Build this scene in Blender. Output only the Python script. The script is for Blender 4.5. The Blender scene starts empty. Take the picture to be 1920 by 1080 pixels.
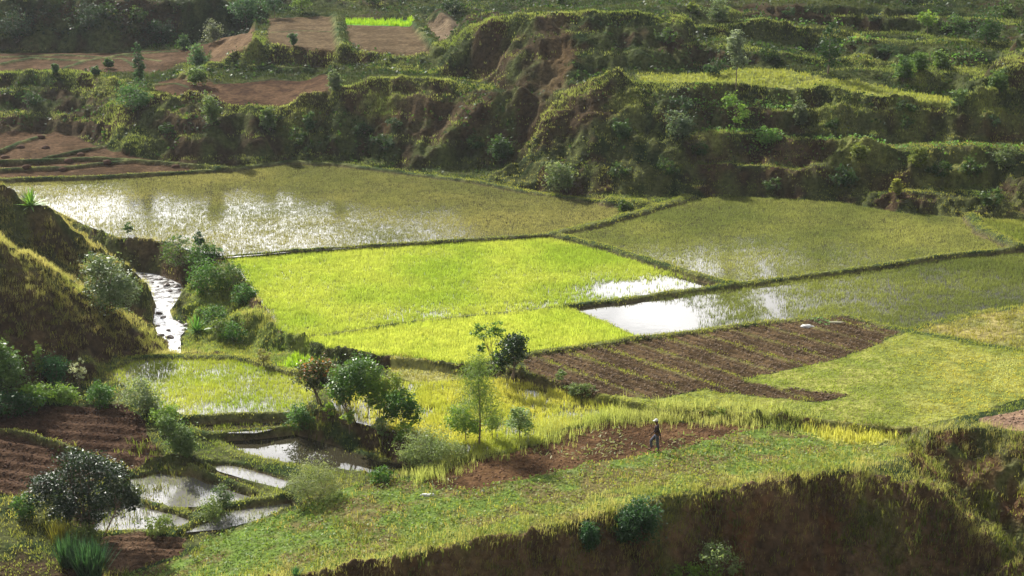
import bpy, math, numpy as np, random
from mathutils import Vector, Matrix
from mathutils.geometry import delaunay_2d_cdt
rng = np.random.default_rng(7); random.seed(7)
S = bpy.context.scene; R = math.radians
# ------------------------------------------------------------ camera, sky, sun
K = 0.9; H = 34*K; PITCH = 16.0; FPX = 3045.0
cd = bpy.data.cameras.new('camera'); cam = bpy.data.objects.new('camera', cd); S.collection.objects.link(cam)
cam.location = (0, 0, H); cam.rotation_euler = (R(90-PITCH), 0, 0)
cd.lens = 36*FPX/1920; cd.sensor_width = 36; cd.clip_end = 3000; cd.clip_start = 0.5
S.camera = cam
SUN_EL, SUN_AZ = 35.0, -35.0            # azimuth from +Y towards +X
w = bpy.data.worlds.new('World'); S.world = w; w.use_nodes = True
nt = w.node_tree; bg = nt.nodes['Background']; N = nt.nodes.new; L = nt.links.new
sky = N('ShaderNodeTexSky'); sky.sky_type = 'NISHITA'; sky.sun_disc = False
sky.sun_elevation = R(SUN_EL); sky.sun_rotation = R(SUN_AZ); sky.altitude = 1300; sky.dust_density = .8; sky.air_density = .8
tc = N('ShaderNodeTexCoord'); mp = N('ShaderNodeMapping'); mp.inputs['Scale'].default_value = (1, 1, 2.2)
L(tc.outputs['Generated'], mp.inputs['Vector'])
cn = N('ShaderNodeTexNoise'); cn.inputs['Scale'].default_value = 5.5; cn.inputs['Detail'].default_value = 7; cn.inputs['Roughness'].default_value = .6
L(mp.outputs[0], cn.inputs['Vector'])
cr = N('ShaderNodeValToRGB'); cr.color_ramp.elements[0].position = .34; cr.color_ramp.elements[1].position = .58
L(cn.outputs['Fac'], cr.inputs[0])
# bright cloud bank below the sun: brighter towards that part of the sky
dp = N('ShaderNodeVectorMath'); dp.operation = 'DOT_PRODUCT'
dv = Vector((math.sin(R(-11.5))*math.cos(R(21)), math.cos(R(-11.5))*math.cos(R(21)), math.sin(R(21))))
dp.inputs[1].default_value = dv; L(tc.outputs['Generated'], dp.inputs[0])
mr = N('ShaderNodeMapRange'); mr.interpolation_type = 'SMOOTHSTEP'
mr.inputs['From Min'].default_value = .90; mr.inputs['From Max'].default_value = .98
mr.inputs['To Min'].default_value = 7; mr.inputs['To Max'].default_value = 84
L(dp.outputs['Value'], mr.inputs['Value'])
cc = N('ShaderNodeVectorMath'); cc.operation = 'SCALE'; cc.inputs[0].default_value = (1, .985, .97); L(mr.outputs[0], cc.inputs['Scale'])
mx = N('ShaderNodeMix'); mx.data_type = 'RGBA'; L(cr.outputs[0], mx.inputs[0]); L(sky.outputs[0], mx.inputs[6]); L(cc.outputs[0], mx.inputs[7])
L(mx.outputs[2], bg.inputs['Color']); bg.inputs['Strength'].default_value = 0.05
sl = bpy.data.lights.new('sun', 'SUN'); sl.energy = 5.0; sl.angle = R(.6); sl.color = (1, .95, .86)
so = bpy.data.objects.new('sun', sl); S.collection.objects.link(so)
sd = Vector((math.sin(R(SUN_AZ))*math.cos(R(SUN_EL)), math.cos(R(SUN_AZ))*math.cos(R(SUN_EL)), math.sin(R(SUN_EL))))
so.rotation_euler = sd.to_track_quat('Z', 'Y').to_euler(); so.location = sd*400
S.view_settings.view_transform = 'Standard'; S.view_settings.look = 'None'; S.view_settings.exposure = 0.68; S.view_settings.gamma = 1
# ------------------------------------------------------------ survey helpers
cp, sp = math.cos(R(PITCH)), math.sin(R(PITCH))
def ray(px, py):
    u = (px-960)/FPX; v = (540-py)/FPX
    return u, cp+v*sp, -sp+v*cp
def P(px, py, v):                      # v: height above the valley floor (<40) or distance along the valley (>40)
    dx, dy, dz = ray(px, py)
    t = v*K/dy if v > 40 else (H-v*K)/(-dz)
    return (dx*t, dy*t, H+dz*t)
def PL(pts): return [P(*p) for p in pts]
def fract(n): return n-np.floor(n)
def hsh(ix, iy, s): return fract(np.sin(ix*127.1+iy*311.7+s*74.7)*43758.5453)
def vnoise(x, y, s=0):
    ix = np.floor(x); iy = np.floor(y); fx = x-ix; fy = y-iy
    fx = fx*fx*(3-2*fx); fy = fy*fy*(3-2*fy)
    a = hsh(ix, iy, s); b = hsh(ix+1, iy, s); c = hsh(ix, iy+1, s); d = hsh(ix+1, iy+1, s)
    return (a*(1-fx)+b*fx)*(1-fy)+(c*(1-fx)+d*fx)*fy
def fbm(x, y, s=0, o=4):
    t = 0; a = .5; n = 0
    for k in range(o):
        t = t+a*vnoise(x+17.3*k, y-9.1*k, s+k); n += a; a *= .5; x = x*2.03; y = y*2.03
    return t/n
def sstep(a, b, x):
    t = np.clip((x-a)/(b-a), 0, 1); return t*t*(3-2*t)
def inpoly(X, Y, poly):
    r = np.zeros(X.shape, bool); n = len(poly)
    xs = [p[0] for p in poly]; ys = [p[1] for p in poly]
    bb = (X >= min(xs)) & (X <= max(xs)) & (Y >= min(ys)) & (Y <= max(ys))
    x = X[bb]; y = Y[bb]; q = np.zeros(x.shape, bool)
    for i in range(n):
        x0, y0 = poly[i][:2]; x1, y1 = poly[(i+1) % n][:2]
        if y0 == y1: continue
        c = ((y0 > y) != (y1 > y)) & (x < (x1-x0)*(y-y0)/(y1-y0)+x0); q ^= c
    r[bb] = q; return r
def dline(X, Y, pts, rmax=4.0):
    """distance to a polyline and height of its nearest point"""
    D = np.full(X.shape, 1e3); Z = np.zeros(X.shape)
    for a, b in zip(pts[:-1], pts[1:]):
        x0, y0, z0 = a; x1, y1, z1 = b
        bb = (X > min(x0, x1)-rmax) & (X < max(x0, x1)+rmax) & (Y > min(y0, y1)-rmax) & (Y < max(y0, y1)+rmax)
        x = X[bb]; y = Y[bb]; dx = x1-x0; dy = y1-y0; l2 = dx*dx+dy*dy+1e-9
        t = np.clip(((x-x0)*dx+(y-y0)*dy)/l2, 0, 1); d = np.hypot(x-x0-t*dx, y-y0-t*dy)
        dd = D[bb]; zz = Z[bb]; m = d < dd; dd[m] = d[m]; zz[m] = (z0+t*(z1-z0))[m]; D[bb] = dd; Z[bb] = zz
    return D, Z
# ------------------------------------------------------------ break lines of the land (crests, feet, edges)
BL = dict(
 floor_back=[(-200,338,.6),(0,336,.5),(180,331,.5),(430,319,.4),(540,304,.4),(640,309,.4),(760,325,.3),(900,343,.3),(980,359,.3),(1060,371,.3),(1120,379,.3),(1210,384,.3),(1290,370,.2),(1400,368,.2),(1560,376,.2),(1680,397,.2),(1800,406,.2),(1920,410,.2),(2150,416,.2)],
 brown_back=[(-200,272,1.5),(0,262,1.4),(70,253,1.4),(140,262,1.3),(230,288,1.0),(330,302,.7),(440,314,.5)],
 foot=[(540,300,.5),(640,305,.5),(760,321,.4),(900,339,.4),(980,353,.5),(1060,364,.5),(1120,364,.5),(1290,363,.4),(1400,361,.4),(1560,369,.5),(1680,389,.5),(1800,399,.5),(1920,403,.5),(2150,409,.5)],
 c1=[(-200,137,187),(0,138,186),(100,136,186),(172,140,185),(200,175,179),(215,220,173),(235,258,169),(262,285,165)],
 c2=[(235,170,179),(290,180,173),(400,195,171),(500,203,170),(610,208,169.5),(640,165,171),(700,150,172),(790,148,172.5),(870,158,172),(930,165,170)],
 c4=[(262,112,196),(300,135,189),(400,122,189),(470,126,188),(600,132,186),(650,122,184),(720,126,182),(820,142,178),(900,152,175)],
 tback=[(-200,98,6.2),(0,97,6.2),(200,97,6.3),(350,97,6.6),(400,76,6.9),(460,70,7)],
 c6=[(470,60,9.3),(480,84,189),(560,88,188),(640,95,186),(700,99,185),(818,99,185),(850,80,183),(880,58,181),(920,36,179),(1000,26,178),(1120,25,178),(1230,27,179),(1300,50,184)],
 upback=[(470,60,9.3),(500,32,9.2),(640,40,9.2),(790,45,9.2),(872,46,9.3)],
 upcin=[(826,93,9.2),(848,73,9.2),(866,54,9.2)],
 up2=[(480,8,224),(640,18,220),(800,10,218),(880,20,190)],
 e1b=[(1000,15,186),(1230,15,188)],
 e2=[(820,142,178),(880,166,171),(940,173,166),(1010,188,163.5),(1075,162,164),(1150,138,165),(1200,129,169),(1300,125,172),(1400,125,171),(1480,137,168),(1550,146,167),(1610,150,167),(1700,166,165),(1800,181,162)],
 ravine=[(940,173,166),(960,250,163),(968,310,160),(975,348,157)],
 g1=[(985,290,156),(1010,235,158.5),(1055,180,161),(1100,152,161.5),(1160,144,162),(1200,155,162.5),(1280,160,163),(1380,160,163),(1480,172,162),(1560,163,162.5),(1600,178,160),(1700,190,158),(1790,192,158),(1870,188,158.5),(1885,140,161),(1912,95,164),(2150,80,165)],
 t4=[(1300,75,178),(1390,86,176),(1520,112,173),(1600,110,174),(1700,120,172),(1780,130,170),(1850,125,169)],
 t4b=[(1390,76,182),(1520,98,180),(1650,95,181)],
 t5=[(1330,50,183),(1400,44,183),(1500,52,182),(1600,62,181),(1750,75,179),(1920,85,176)],
 t5b=[(1400,34,189),(1600,50,188),(1800,62,185)],
 t6=[(1300,8,193),(1500,12,191),(1700,25,189),(1920,35,187),(2150,40,186)],
 t2=[(1262,262,155.5),(1340,250,156.5),(1400,252,156),(1470,262,155),(1600,275,152),(1700,288,149.5),(1760,276,150),(1850,281,150),(1920,286,149),(2150,295,149)],
 t2b=[(1340,240,159),(1470,250,158),(1600,262,155.5),(1700,272,154),(1850,266,154),(2000,268,154)],
 t3c=[(1400,209,159.6),(1545,216,158.2)], t3d=[(1410,201,161),(1540,207,160.2)],
 t1=[(1290,312,151.8),(1400,311,151.8),(1500,322,149.5)], t1b=[(1310,303,154),(1490,312,152.5)],
 t0=[(1690,360,144.5),(1870,364,144)], t0b=[(1700,351,147),(1860,353,147)],
 hump=[(1010,325,151),(1045,302,151),(1085,322,151)],
 lefthill=[(-200,0,211),(0,0,211),(200,0,211),(400,0,212),(452,20,213)],
 # river and left hills
 riv_b=[(-200,450,-2),(0,452,-2),(150,487,-2),(242,509,-2),(300,517,-2),(338,534,-2),(350,553,-2),(318,584,-2),(354,615,-2),(341,664,-2)],
 riv_a=[(-200,482,-2),(0,482,-2),(150,512,-2),(230,515,-2),(262,520,-2),(290,560,-2),(286,600,-2),(296,625,-2),(318,640,-2),(318,666,-2)],
 f1_left=[(-200,400,.3),(60,360,.35),(90,392,.3),(160,427,.3),(220,449,.3),(312,457,.2),(345,480,.1),(420,485,.0)],
 bank_r=[(362,524,-.5),(372,522,-.3),(395,548,-.7),(420,560,-1.0),(440,575,-1.0)],
 f3_left=[(420,485,0),(450,510,0),(475,545,0),(500,580,0),(525,622,0),(560,634,0)],
 bench=[(385,600,-1.5),(400,640,-1.5),(430,660,-1.4),(470,668,-1.3)],
 mound=[(455,590,.3),(482,578,.6),(510,600,.4)], mound_f=[(440,645,-1.4),(480,652,-1.2),(520,655,-1.1)],
 hill1=[(-200,300,119),(0,345,119),(60,383,119.5),(100,402,120),(150,432,121),(166,482,121)],
 hill1b=[(-200,362,136),(0,385,136),(60,420,-1)],
 gully1=[(-200,450,4.6),(0,455,4.3),(90,508,2.4),(160,545,1.0)],
 ridge2=[(-200,370,106),(0,450,106),(60,480,107),(120,520,108),(180,560,109),(222,592,109.5),(262,625,108.5),(300,662,107.5)],
 hump2=[(175,482,121),(240,502,119),(283,540,118.5),(287,556,117.8)], hump2f=[(215,600,113),(292,612,-1.9)],
 ridge2f=[(-200,760,-.3),(0,740,-.6),(100,722,-.9),(150,712,-1),(190,700,-1.2),(240,672,-1.2),(300,666,-1.3)],
 # paddies at the foot
 f4front=[(560,634,0),(620,656,0),(700,669,0),(760,671,0),(870,686,0),(960,690,0),(1010,706,0),(1100,733,0),(1240,769,0),(1350,772,0),(1490,783,0),(1600,796,0),(1690,805,0),(1720,800,.1)],
 f4foot=[(520,655,-1.1),(560,661,-.95),(622,686,-.9),(700,692,-.7),(760,688,-.55),(870,703,-.5),(960,709,-.5),(1010,723,-.5),(1100,749,-.5),(1240,785,-.45),(1350,787,-.45),(1490,799,-.45),(1600,811,-.45),(1690,820,-.45)],
 f7back=[(190,700,-1.2),(245,673,-1.2),(330,669,-1.2),(450,673,-1.2),(560,702,-1.1)],
 f7right=[(560,702,-1.1),(600,730,-.9),(600,760,-.8)],
 f7front=[(250,745,-1.2),(290,776,-1.2),(350,784,-1.2),(540,778,-1.2)], f7foot=[(345,794,-1.5),(540,788,-1.5)],
 island=[(545,785,-1.2),(580,768,-.8),(640,785,-.6),(700,800,-.6),(780,822,-.6)],
 island_f=[(560,812,-1.9),(620,836,-2),(700,850,-2),(770,872,-2)],
 p2edge=[(0,768,-1.2),(110,764,-1.2),(237,760,-1.2),(272,792,-1.2),(285,820,-1.3),(330,862,-1.5),(400,880,-1.9)],
 p2front=[(0,925,-1.5),(120,915,-1.5),(235,882,-1.5),(330,866,-1.5)], p2foot=[(-100,945,-2.5),(0,935,-2.5),(130,928,-2.5),(240,900,-2.4),(330,889,-2.2)],
 pondmid=[(400,830,-1.9),(430,855,-1.9),(520,880,-1.9),(600,900,-1.9),(640,885,-1.8)],
 pondlow=[(200,1005,-2.6),(260,995,-2.6),(350,990,-2.6),(440,985,-2.5),(500,970,-2.3)],
 p3=[(180,1012,-2.8),(200,1082,-2.8),(240,1076,-2.8),(340,1042,-2.8),(357,1012,-2.7)],
 fleft=[(-200,940,-.6),(0,948,-1.2),(60,975,-1.5),(110,1030,-1.9),(160,1076,-2.0),(185,1130,-2.4)],
 s1back=[(357,1035,-2.7),(400,1000,-2.5),(480,970,-2.3),(560,950,-2),(640,915,-1.4),(720,895,-1.2),(800,888,-.9),(860,860,-.7),(940,845,-.7),(1000,830,-.6),(1060,800,-.5),(1140,783,-.4),(1250,789,-.42),(1350,791,-.4),(1480,802,-.42)],
 s1front=[(250,1130,-2.6),(420,1112,-1.8),(620,1078,-1),(720,1055,-.5),(900,1018,-.2),(1100,978,0),(1240,935,.2),(1480,902,.3),(1600,882,.4),(1700,860,.5)],
 s1foot=[(640,1110,-1.8),(720,1110,-1.8),(900,1112,-2.5),(1240,1120,-3.8),(1480,1122,-5),(1700,1130,-5),(1850,1130,-5),(2150,1180,-5)],
 ridge3=[(1700,860,.5),(1760,930,79),(1830,990,77.6),(1890,1042,76),(1940,1085,75),(2150,1170,74)],
 gully3=[(1712,850,84.5),(1760,895,-1.2),(1810,940,-2.2),(1870,1000,-3.4),(1930,1060,-4.3),(2150,1160,-5)],
 rim3=[(1690,832,0),(1740,812,.3),(1800,802,.5),(1870,806,.5),(1920,816,.6),(2150,840,.8)],
 m1r=[(1800,785,.25),(1830,780,.25),(1920,752,.3),(2150,700,.3)],
)
WL = [[(-160,205,13),(-60,222,14.5),(-15,235,15),(30,235,15),(60,215,16),(160,190,20)], [(-200,300,16),(0,300,16),(80,290,18),(200,260,24)],
      [(-320,600,30),(0,600,24),(320,600,34)], [(-700,1200,60),(0,1200,45),(700,1200,60)],
      [(-120,150,3),(-160,190,9)], [(-110,120,9)], [(-100,95,6)], [(-80,75,-2)], [(-75,110,8)], [(110,150,3),(120,100,1),(110,80,0)],
      [(-60,58,-3),(0,59,-3),(60,58,-5)], [(-120,50,3),(0,50,1),(120,50,1)], [(-120,30,14),(0,30,14),(120,30,14)], [(-120,10,26),(0,12,26.5),(120,10,26)],
      [(-150,-10,32),(0,-4,32.3),(150,-10,32)], [(-200,-120,40),(0,-120,40),(200,-120,40)], [(-300,400,40),(-400,100,25),(-300,0,30)], [(300,400,40),(400,100,12),(300,0,25)]]
V = []; E = []
def addline(pts):
    for i, p in enumerate(pts):
        V.append(p)
        if i: E.append((len(V)-2, len(V)-1))
for k, l in BL.items(): addline(PL(l))
for l in WL: addline([(x*K, y*K, z*K) for x, y, z in l])
vo, eo, fo, ov, oe, of_ = delaunay_2d_cdt([Vector(p[:2]) for p in V], E, [], 0, 1e-4)
def zfix(i):
    if ov[i]: return V[ov[i][0]][2]
    x, y = vo[i]; best = (1e9, 0)
    for a, b in E:
        (x0, y0, z0), (x1, y1, z1) = V[a], V[b]; dx = x1-x0; dy = y1-y0; l2 = dx*dx+dy*dy
        if l2 == 0: continue
        t = min(1, max(0, ((x-x0)*dx+(y-y0)*dy)/l2)); d = math.hypot(x-x0-t*dx, y-y0-t*dy)
        if d < best[0]: best = (d, z0+t*(z1-z0))
    return best[1]
vz = [zfix(i) for i in range(len(vo))]
# ------------------------------------------------------------ terrain grid (finer where the valley is, coarse around)
def geo(a, b, n): return list(np.exp(np.linspace(math.log(a), math.log(b), n)))
ys = list(np.linspace(-100, 54, 40))[:-1]+geo(54, 64, 50)[:-1]+geo(64, 168, 800)[:-1]+geo(168, 215, 140)[:-1]+geo(215, 1000, 40)
ys = np.array(ys); YR = ys
tt = np.concatenate([-np.array(geo(.40, 3.2, 22))[::-1][:-1], np.linspace(-.40, .40, 620), np.array(geo(.40, 3.2, 22))[1:]])
ws = np.maximum(ys, 40.)
GX = tt[None, :]*ws[:, None]; GY = np.repeat(ys[:, None], len(tt), 1)
ROWS, COLS = GX.shape
def rasterise(wx, wy):
    # wx, wy: warped coordinates per grid vertex, triangles tested within grid bounding windows
    Z = np.full(GX.shape, np.nan); pad = 1.6
    for f in fo:
        a, b, c = [(vo[i].x, vo[i].y, vz[i]) for i in f]
        y0 = min(a[1], b[1], c[1])-pad; y1 = max(a[1], b[1], c[1])+pad
        i0 = np.searchsorted(ys, y0); i1 = np.searchsorted(ys, y1)
        if i1 <= i0: i1 = min(i0+1, ROWS)
        xmin = min(a[0], b[0], c[0])-pad; xmax = max(a[0], b[0], c[0])+pad
        wlo, whi = ws[i0:i1].min() if i1 > i0 else 40, ws[i0:i1].max() if i1 > i0 else 40
        tlo = min(xmin/wlo, xmin/whi); thi = max(xmax/wlo, xmax/whi)
        j0 = np.searchsorted(tt, tlo); j1 = np.searchsorted(tt, thi)
        if i1 <= i0 or j1 <= j0: continue
        x = wx[i0:i1, j0:j1]; y = wy[i0:i1, j0:j1]
        det = (b[1]-c[1])*(a[0]-c[0])+(c[0]-b[0])*(a[1]-c[1])
        if abs(det) < 1e-9: continue
        l0 = ((b[1]-c[1])*(x-c[0])+(c[0]-b[0])*(y-c[1]))/det
        l1 = ((c[1]-a[1])*(x-c[0])+(a[0]-c[0])*(y-c[1]))/det; l2 = 1-l0-l1
        m = (l0 >= -1e-5) & (l1 >= -1e-5) & (l2 >= -1e-5)
        z = l0*a[2]+l1*b[2]+l2*c[2]; zz = Z[i0:i1, j0:j1]; zz[m] = z[m]
    for i in range(ROWS):
        r = Z[i]; m = np.isnan(r)
        if m.any() and (~m).any(): r[m] = np.interp(tt[m], tt[~m], r[~m])
    for i in range(ROWS-2, -1, -1):
        if np.isnan(Z[i]).any(): Z[i] = Z[i+1]
    for i in range(1, ROWS):
        if np.isnan(Z[i]).any(): Z[i] = Z[i-1]
    return Z
hillw = sstep(128, 140, GY)                      # wilder outlines on the far hillside, gentle ones in the fields
wa = .22+.75*hillw
WX = GX+wa*(fbm(GX/2.2, GY/2.2, 3)-.5)*2; WY = GY+wa*(fbm(GX/2.2+50, GY/2.2, 5)-.5)*2
Z0 = rasterise(WX, WY)
def blur(A, n):
    for _ in range(n):
        A = A.copy(); A[1:-1] = .25*A[:-2]+.5*A[1:-1]+.25*A[2:]; A[:, 1:-1] = .25*A[:, :-2]+.5*A[:, 1:-1]+.25*A[:, 2:]
    return A
Z0 = blur(Z0, 1)
gy = np.gradient(Z0, axis=0)/np.gradient(GY, axis=0); gx = np.gradient(Z0, axis=1)/np.maximum(np.gradient(GX, axis=1), 1e-3)
SL = blur(np.hypot(gx, gy), 3)
steep = sstep(.12, .45, SL)
# ------------------------------------------------------------ fields
def Z2(l, z): return [P(x, y, z) for x, y in l]
ZP = dict(
 olive=Z2([(-200,339),(0,339),(180,334),(430,321),(540,306),(640,311),(760,327),(900,345),(980,361),(1060,373),(1120,381),(1180,398),(1120,422),(1040,441),(800,456),(540,473),(430,483),(350,468),(312,453),(220,444),(160,422),(90,388),(0,395),(-200,395)], .3),
 rightback=Z2([(1045,442),(1120,425),(1210,399),(1292,374),(1400,371),(1560,379),(1680,400),(1800,409),(1822,412),(1845,440),(1905,466),(1890,468),(1760,482),(1600,506),(1480,523),(1372,536),(1260,505),(1150,470)], .2),
 rightfar=Z2([(1828,412),(1920,413),(2100,418),(2100,455),(1910,463),(1855,440)], .2),
 bright=Z2([(422,486),(540,474),(800,457),(1042,443),(1150,472),(1260,507),(1368,536),(1200,559),(1060,577),(900,592),(760,606),(612,629),(563,631),(525,620),(500,580),(475,545),(450,510)], .05),
 bright2=Z2([(612,631),(760,608),(900,594),(1060,578),(1130,606),(1198,636),(980,667),(870,683),(760,668),(700,665),(622,652),(570,636)], .02),
 pond=Z2([(1062,577),(1200,561),(1380,538),(1480,525),(1600,508),(1760,484),(1900,470),(2100,455),(2100,560),(1920,576),(1830,590),(1740,611),(1700,622),(1580,594),(1400,612),(1200,635),(1130,605)], .05),
 rightlow=Z2([(1702,625),(1740,614),(1830,594),(1920,580),(2100,560),(2100,680),(1900,658),(1790,640)], .1),
 plough=Z2([(980,670),(1200,639),(1400,615),(1580,597),(1690,627),(1640,652),(1560,680),(1390,714),(1450,727),(1595,744),(1545,757),(1400,742),(1320,731),(1232,747),(1100,732),(1010,704),(985,690)], .05),
 meadow=Z2([(1700,627),(1790,642),(1900,660),(2100,685),(2100,745),(1920,749),(1830,778),(1720,798),(1690,803),(1600,794),(1490,781),(1350,770),(1240,767),(1100,731),(1232,747),(1320,731),(1400,742),(1545,757),(1595,744),(1450,727),(1390,714),(1560,680),(1640,652)], .1),
 leftpad=Z2([(200,695),(250,675),(330,671),(450,675),(556,704),(590,735),(585,760),(540,776),(350,782),(292,774),(255,742)], -1.2),
 leftstrip=Z2([(345,790),(540,782),(560,795),(480,812),(400,812),(355,803)], -1.5),
 midpad=Z2([(735,722),(870,716),(960,712),(1010,722),(1100,752),(1230,782),(1150,784),(1100,792),(1060,805),(1000,835),(900,858),(790,822),(700,800),(640,785),(620,750),(650,728)], -.6),
 smallgreen=Z2([(545,663),(622,688),(600,700),(520,690)], -1.0),
 terr=Z2([(740,676),(870,704),(865,712),(780,716),(730,700)], -.5),
 w1=Z2([(412,834),(465,815),(545,810),(600,826),(650,845),(700,862),(760,872),(765,882),(690,888),(640,882),(560,872),(480,855)], -2.0),
 w2=Z2([(222,903),(300,882),(370,882),(440,902),(505,932),(440,946),(330,952),(228,930)], -2.45),
 w3=Z2([(165,992),(185,956),(235,938),(300,948),(368,960),(350,984),(280,996),(200,1002)], -2.65),
 w4=Z2([(-100,925),(0,925),(45,938),(50,962),(0,955),(-100,950)], -2.5),
 w4b=Z2([(60,930),(120,925),(180,940),(150,965),(80,960)], -2.6),
 w5=Z2([(330,992),(400,962),(480,945),(545,944),(560,958),(500,972),(420,992),(350,998)], -2.5),
 w6=Z2([(395,872),(430,870),(500,887),(555,905),(530,915),(470,900),(410,882)], -2.1),
 soil_a=Z2([(-100,770),(0,770),(110,766),(235,762),(270,792),(283,822),(322,862),(230,880),(120,912),(0,922),(-100,925)], -1.3),
 soil_b=PL([(185,1015,-2.8),(260,1002,-2.8),(352,1014,-2.8),(338,1040,-2.8),(240,1072,-2.8),(205,1078,-2.8)]),
 soil_c=PL([(795,905,-.9),(860,870,-.7),(940,850,-.7),(1000,838,-.6),(1060,808,-.5),(1140,790,-.4),(1250,793,-.42),(1350,795,-.4),(1440,800,-.42),(1350,822,-.3),(1290,840,-.25),(1180,858,-.2),(1060,885,-.5),(960,905,-.5),(880,920,-.7),(820,925,-1)]),
 yellow=PL([(1495,802,-.45),(1600,813,-.45),(1688,822,-.42),(1640,838,-.2),(1560,832,-.2),(1500,815,-.35)]),
 soil_d=PL([(1835,782,.4),(1920,766,.4),(2100,745,.5),(2100,820,.6),(1920,808,.6),(1860,800,.5)]),
 beans=PL([(357,1042,-2.7),(400,1005,-2.5),(480,974,-2.3),(560,955,-2),(640,920,-1.4),(720,900,-1.2),(795,900,-.9),(820,925,-1),(880,920,-.7),(960,905,-.5),(1060,885,-.5),(1180,858,-.2),(1290,840,-.25),(1350,822,-.3),(1440,800,-.42),(1500,815,-.35),(1560,832,-.2),(1640,838,-.2),(1688,835,0),(1700,855,.4),(1600,876,.3),(1480,896,.2),(1240,928,.1),(1100,970,0),(900,1010,-.3),(720,1048,-.6),(620,1070,-1),(420,1105,-1.8),(250,1120,-2.6),(240,1080,-2.8),(340,1045,-2.8)]),
 brown_a=Z2([(-200,280),(0,264),(70,256),(140,264),(230,289),(330,303),(430,317),(180,331),(0,336),(-200,338)], 1.0),
 brown_b=Z2([(-200,99),(0,99),(200,99),(350,99),(400,100),(390,118),(300,132),(172,136),(100,132),(0,134),(-200,134)], 6.3),
 brown_c=Z2([(400,78),(460,72),(478,90),(475,121),(395,118)], 6.9),
 slump=PL([(292,148,6.3),(385,144,6.4),(402,160,6),(500,150,6.3),(612,148,6.3),(625,168,6.1),(612,206,4.6),(500,201,5),(400,193,5.3),(290,178,5.6)]),
 up_a=Z2([(505,34),(625,34),(638,92),(560,86),(500,80)], 9.2),
 up_b=Z2([(650,46),(772,50),(812,94),(690,92),(650,80)], 9.2),
 up_c=Z2([(800,48),(870,48),(872,66),(830,90)], 9.2),
 up_green=Z2([(645,39),(770,42),(775,50),(648,47)], 9.2),
 river=Z2([(-200,462),(0,462),(150,494),(238,508),(262,512),(300,516),(338,534),(348,552),(318,584),(325,600),(353,616),(338,632),(340,664),(316,664),(316,642),(296,628),(285,600),(288,560),(262,524),(150,514),(0,484),(-200,484)], -2.0),
 lawn=PL([(1190,142,9.0),(1290,142,8.7),(1400,139,8.6),(1480,147,8.3),(1545,152,8.45),(1600,156,8.2),(1700,170,7.9),(1800,185,7.8),(1790,190,7.8),(1700,187,7.8),(1600,175,8.1),(1560,160,8.5),(1480,169,8.1),(1380,157,8.55),(1280,157,8.55),(1200,151,9)]),
)
EN = fbm(GX/.9, GY/.9, 21, 3)-.5; EN2 = fbm(GX/.9+40, GY/.9, 23, 3)-.5
MK = {k: inpoly(GX+EN*.5, GY+EN2*.5, v) for k, v in ZP.items()}
Z = Z0.copy()
anyf = np.zeros(Z.shape, bool)
for k in MK: anyf |= MK[k]
flat = blur(anyf.astype(float), 2)
# rough ground away from the fields, flutes on the steep faces
rough = (1-flat)
Z += rough*(.20+.25*hillw)*(fbm(GX/3.1, GY/3.1, 31)-.5)*(1+1.2*steep)
Z += rough*.12*(fbm(GX/.8, GY/.8, 33, 3)-.5)
Z += rough*steep*(.35+.5*hillw)*(fbm(GX/1.5, GY/6., 35, 3)-.5)*1.6
Z += hillw*rough*steep*1.6*(fbm(GX/5., GY/14., 37, 2)-.5)
# the hillside breaks into many narrow hand-cut steps, tidier towards the right
tw = blur(hillw*rough*(.30+.62*sstep(8, 22, GX)+.25*sstep(-12, -26, GX)), 2); st = 1.45+.5*fbm(GX/18, GY/18, 38, 2)
ph = 2*math.pi*Z/st+2.2*(fbm(GX/7, GY/7, 39, 2)-.5); Z += tw*st/(2*math.pi)*.95*np.sin(ph)*sstep(.05, .2, SL)
tread = tw*sstep(.1, .9, -np.cos(ph))*sstep(.1, .25, SL)
rid = 1-np.abs(2*fbm(GX/1.1, GY/1.6, 34, 3)-1)*2; Z += rough*steep*(.16+.14*hillw)*(rid-.5)
Z += rough*steep*.10*(fbm(GX/.38, GY/.38, 36, 2)-.5)
nw = (1-hillw)*rough*steep; Z += nw*.5*(fbm(GX/1.3, GY/3.5, 40, 3)-.5)+nw*.35*(rid-.5)+nw*.22*(fbm(GX/.3, GY/.6, 42, 2)-.5)
WZ = dict(olive=.3, rightback=.2, rightfar=.2, bright=.05, pond=.05, leftpad=-1.2, leftstrip=-1.5, midpad=-.6, w1=-2.0, w2=-2.45, w3=-2.65, w4=-2.5, w4b=-2.6, w5=-2.5, w6=-2.15, river=-1.93)
for k, z in WZ.items():                                    # flooded beds lie a hand below their water
    m = blur(MK[k].astype(float), 1); low = .10 if k in ('w1', 'w2', 'w3', 'w4', 'w4b', 'w5', 'w6') else .07
    bed = z*K-low*(1+.9*(fbm(GX/2.5, GY/2.5, 41, 3)-.5)*2)
    Z = Z*(1-m)+bed*m
for k, a in (('plough', .02), ('soil_a', .03), ('soil_b', .04), ('soil_c', .05), ('soil_d', .04)):
    Z += MK[k]*a*(fbm(GX/.45, GY/.45, 43, 2)-.5)*2
PX0 = P(1407, 623, .05); PX1 = P(1553, 667, .05)
fu = np.array([PX1[0]-PX0[0], PX1[1]-PX0[1]]); fu /= np.hypot(*fu); 
furrow_c = (GX*fu[1]-GY*fu[0])
Z += MK['soil_a']*.085*np.sin((GX*.25+GY*.97)*2*math.pi/.95)+MK['soil_b']*.04*np.sin(GY*2*math.pi/.6)+MK['plough']*.05*np.sin(furrow_c*2*math.pi/.7)


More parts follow.
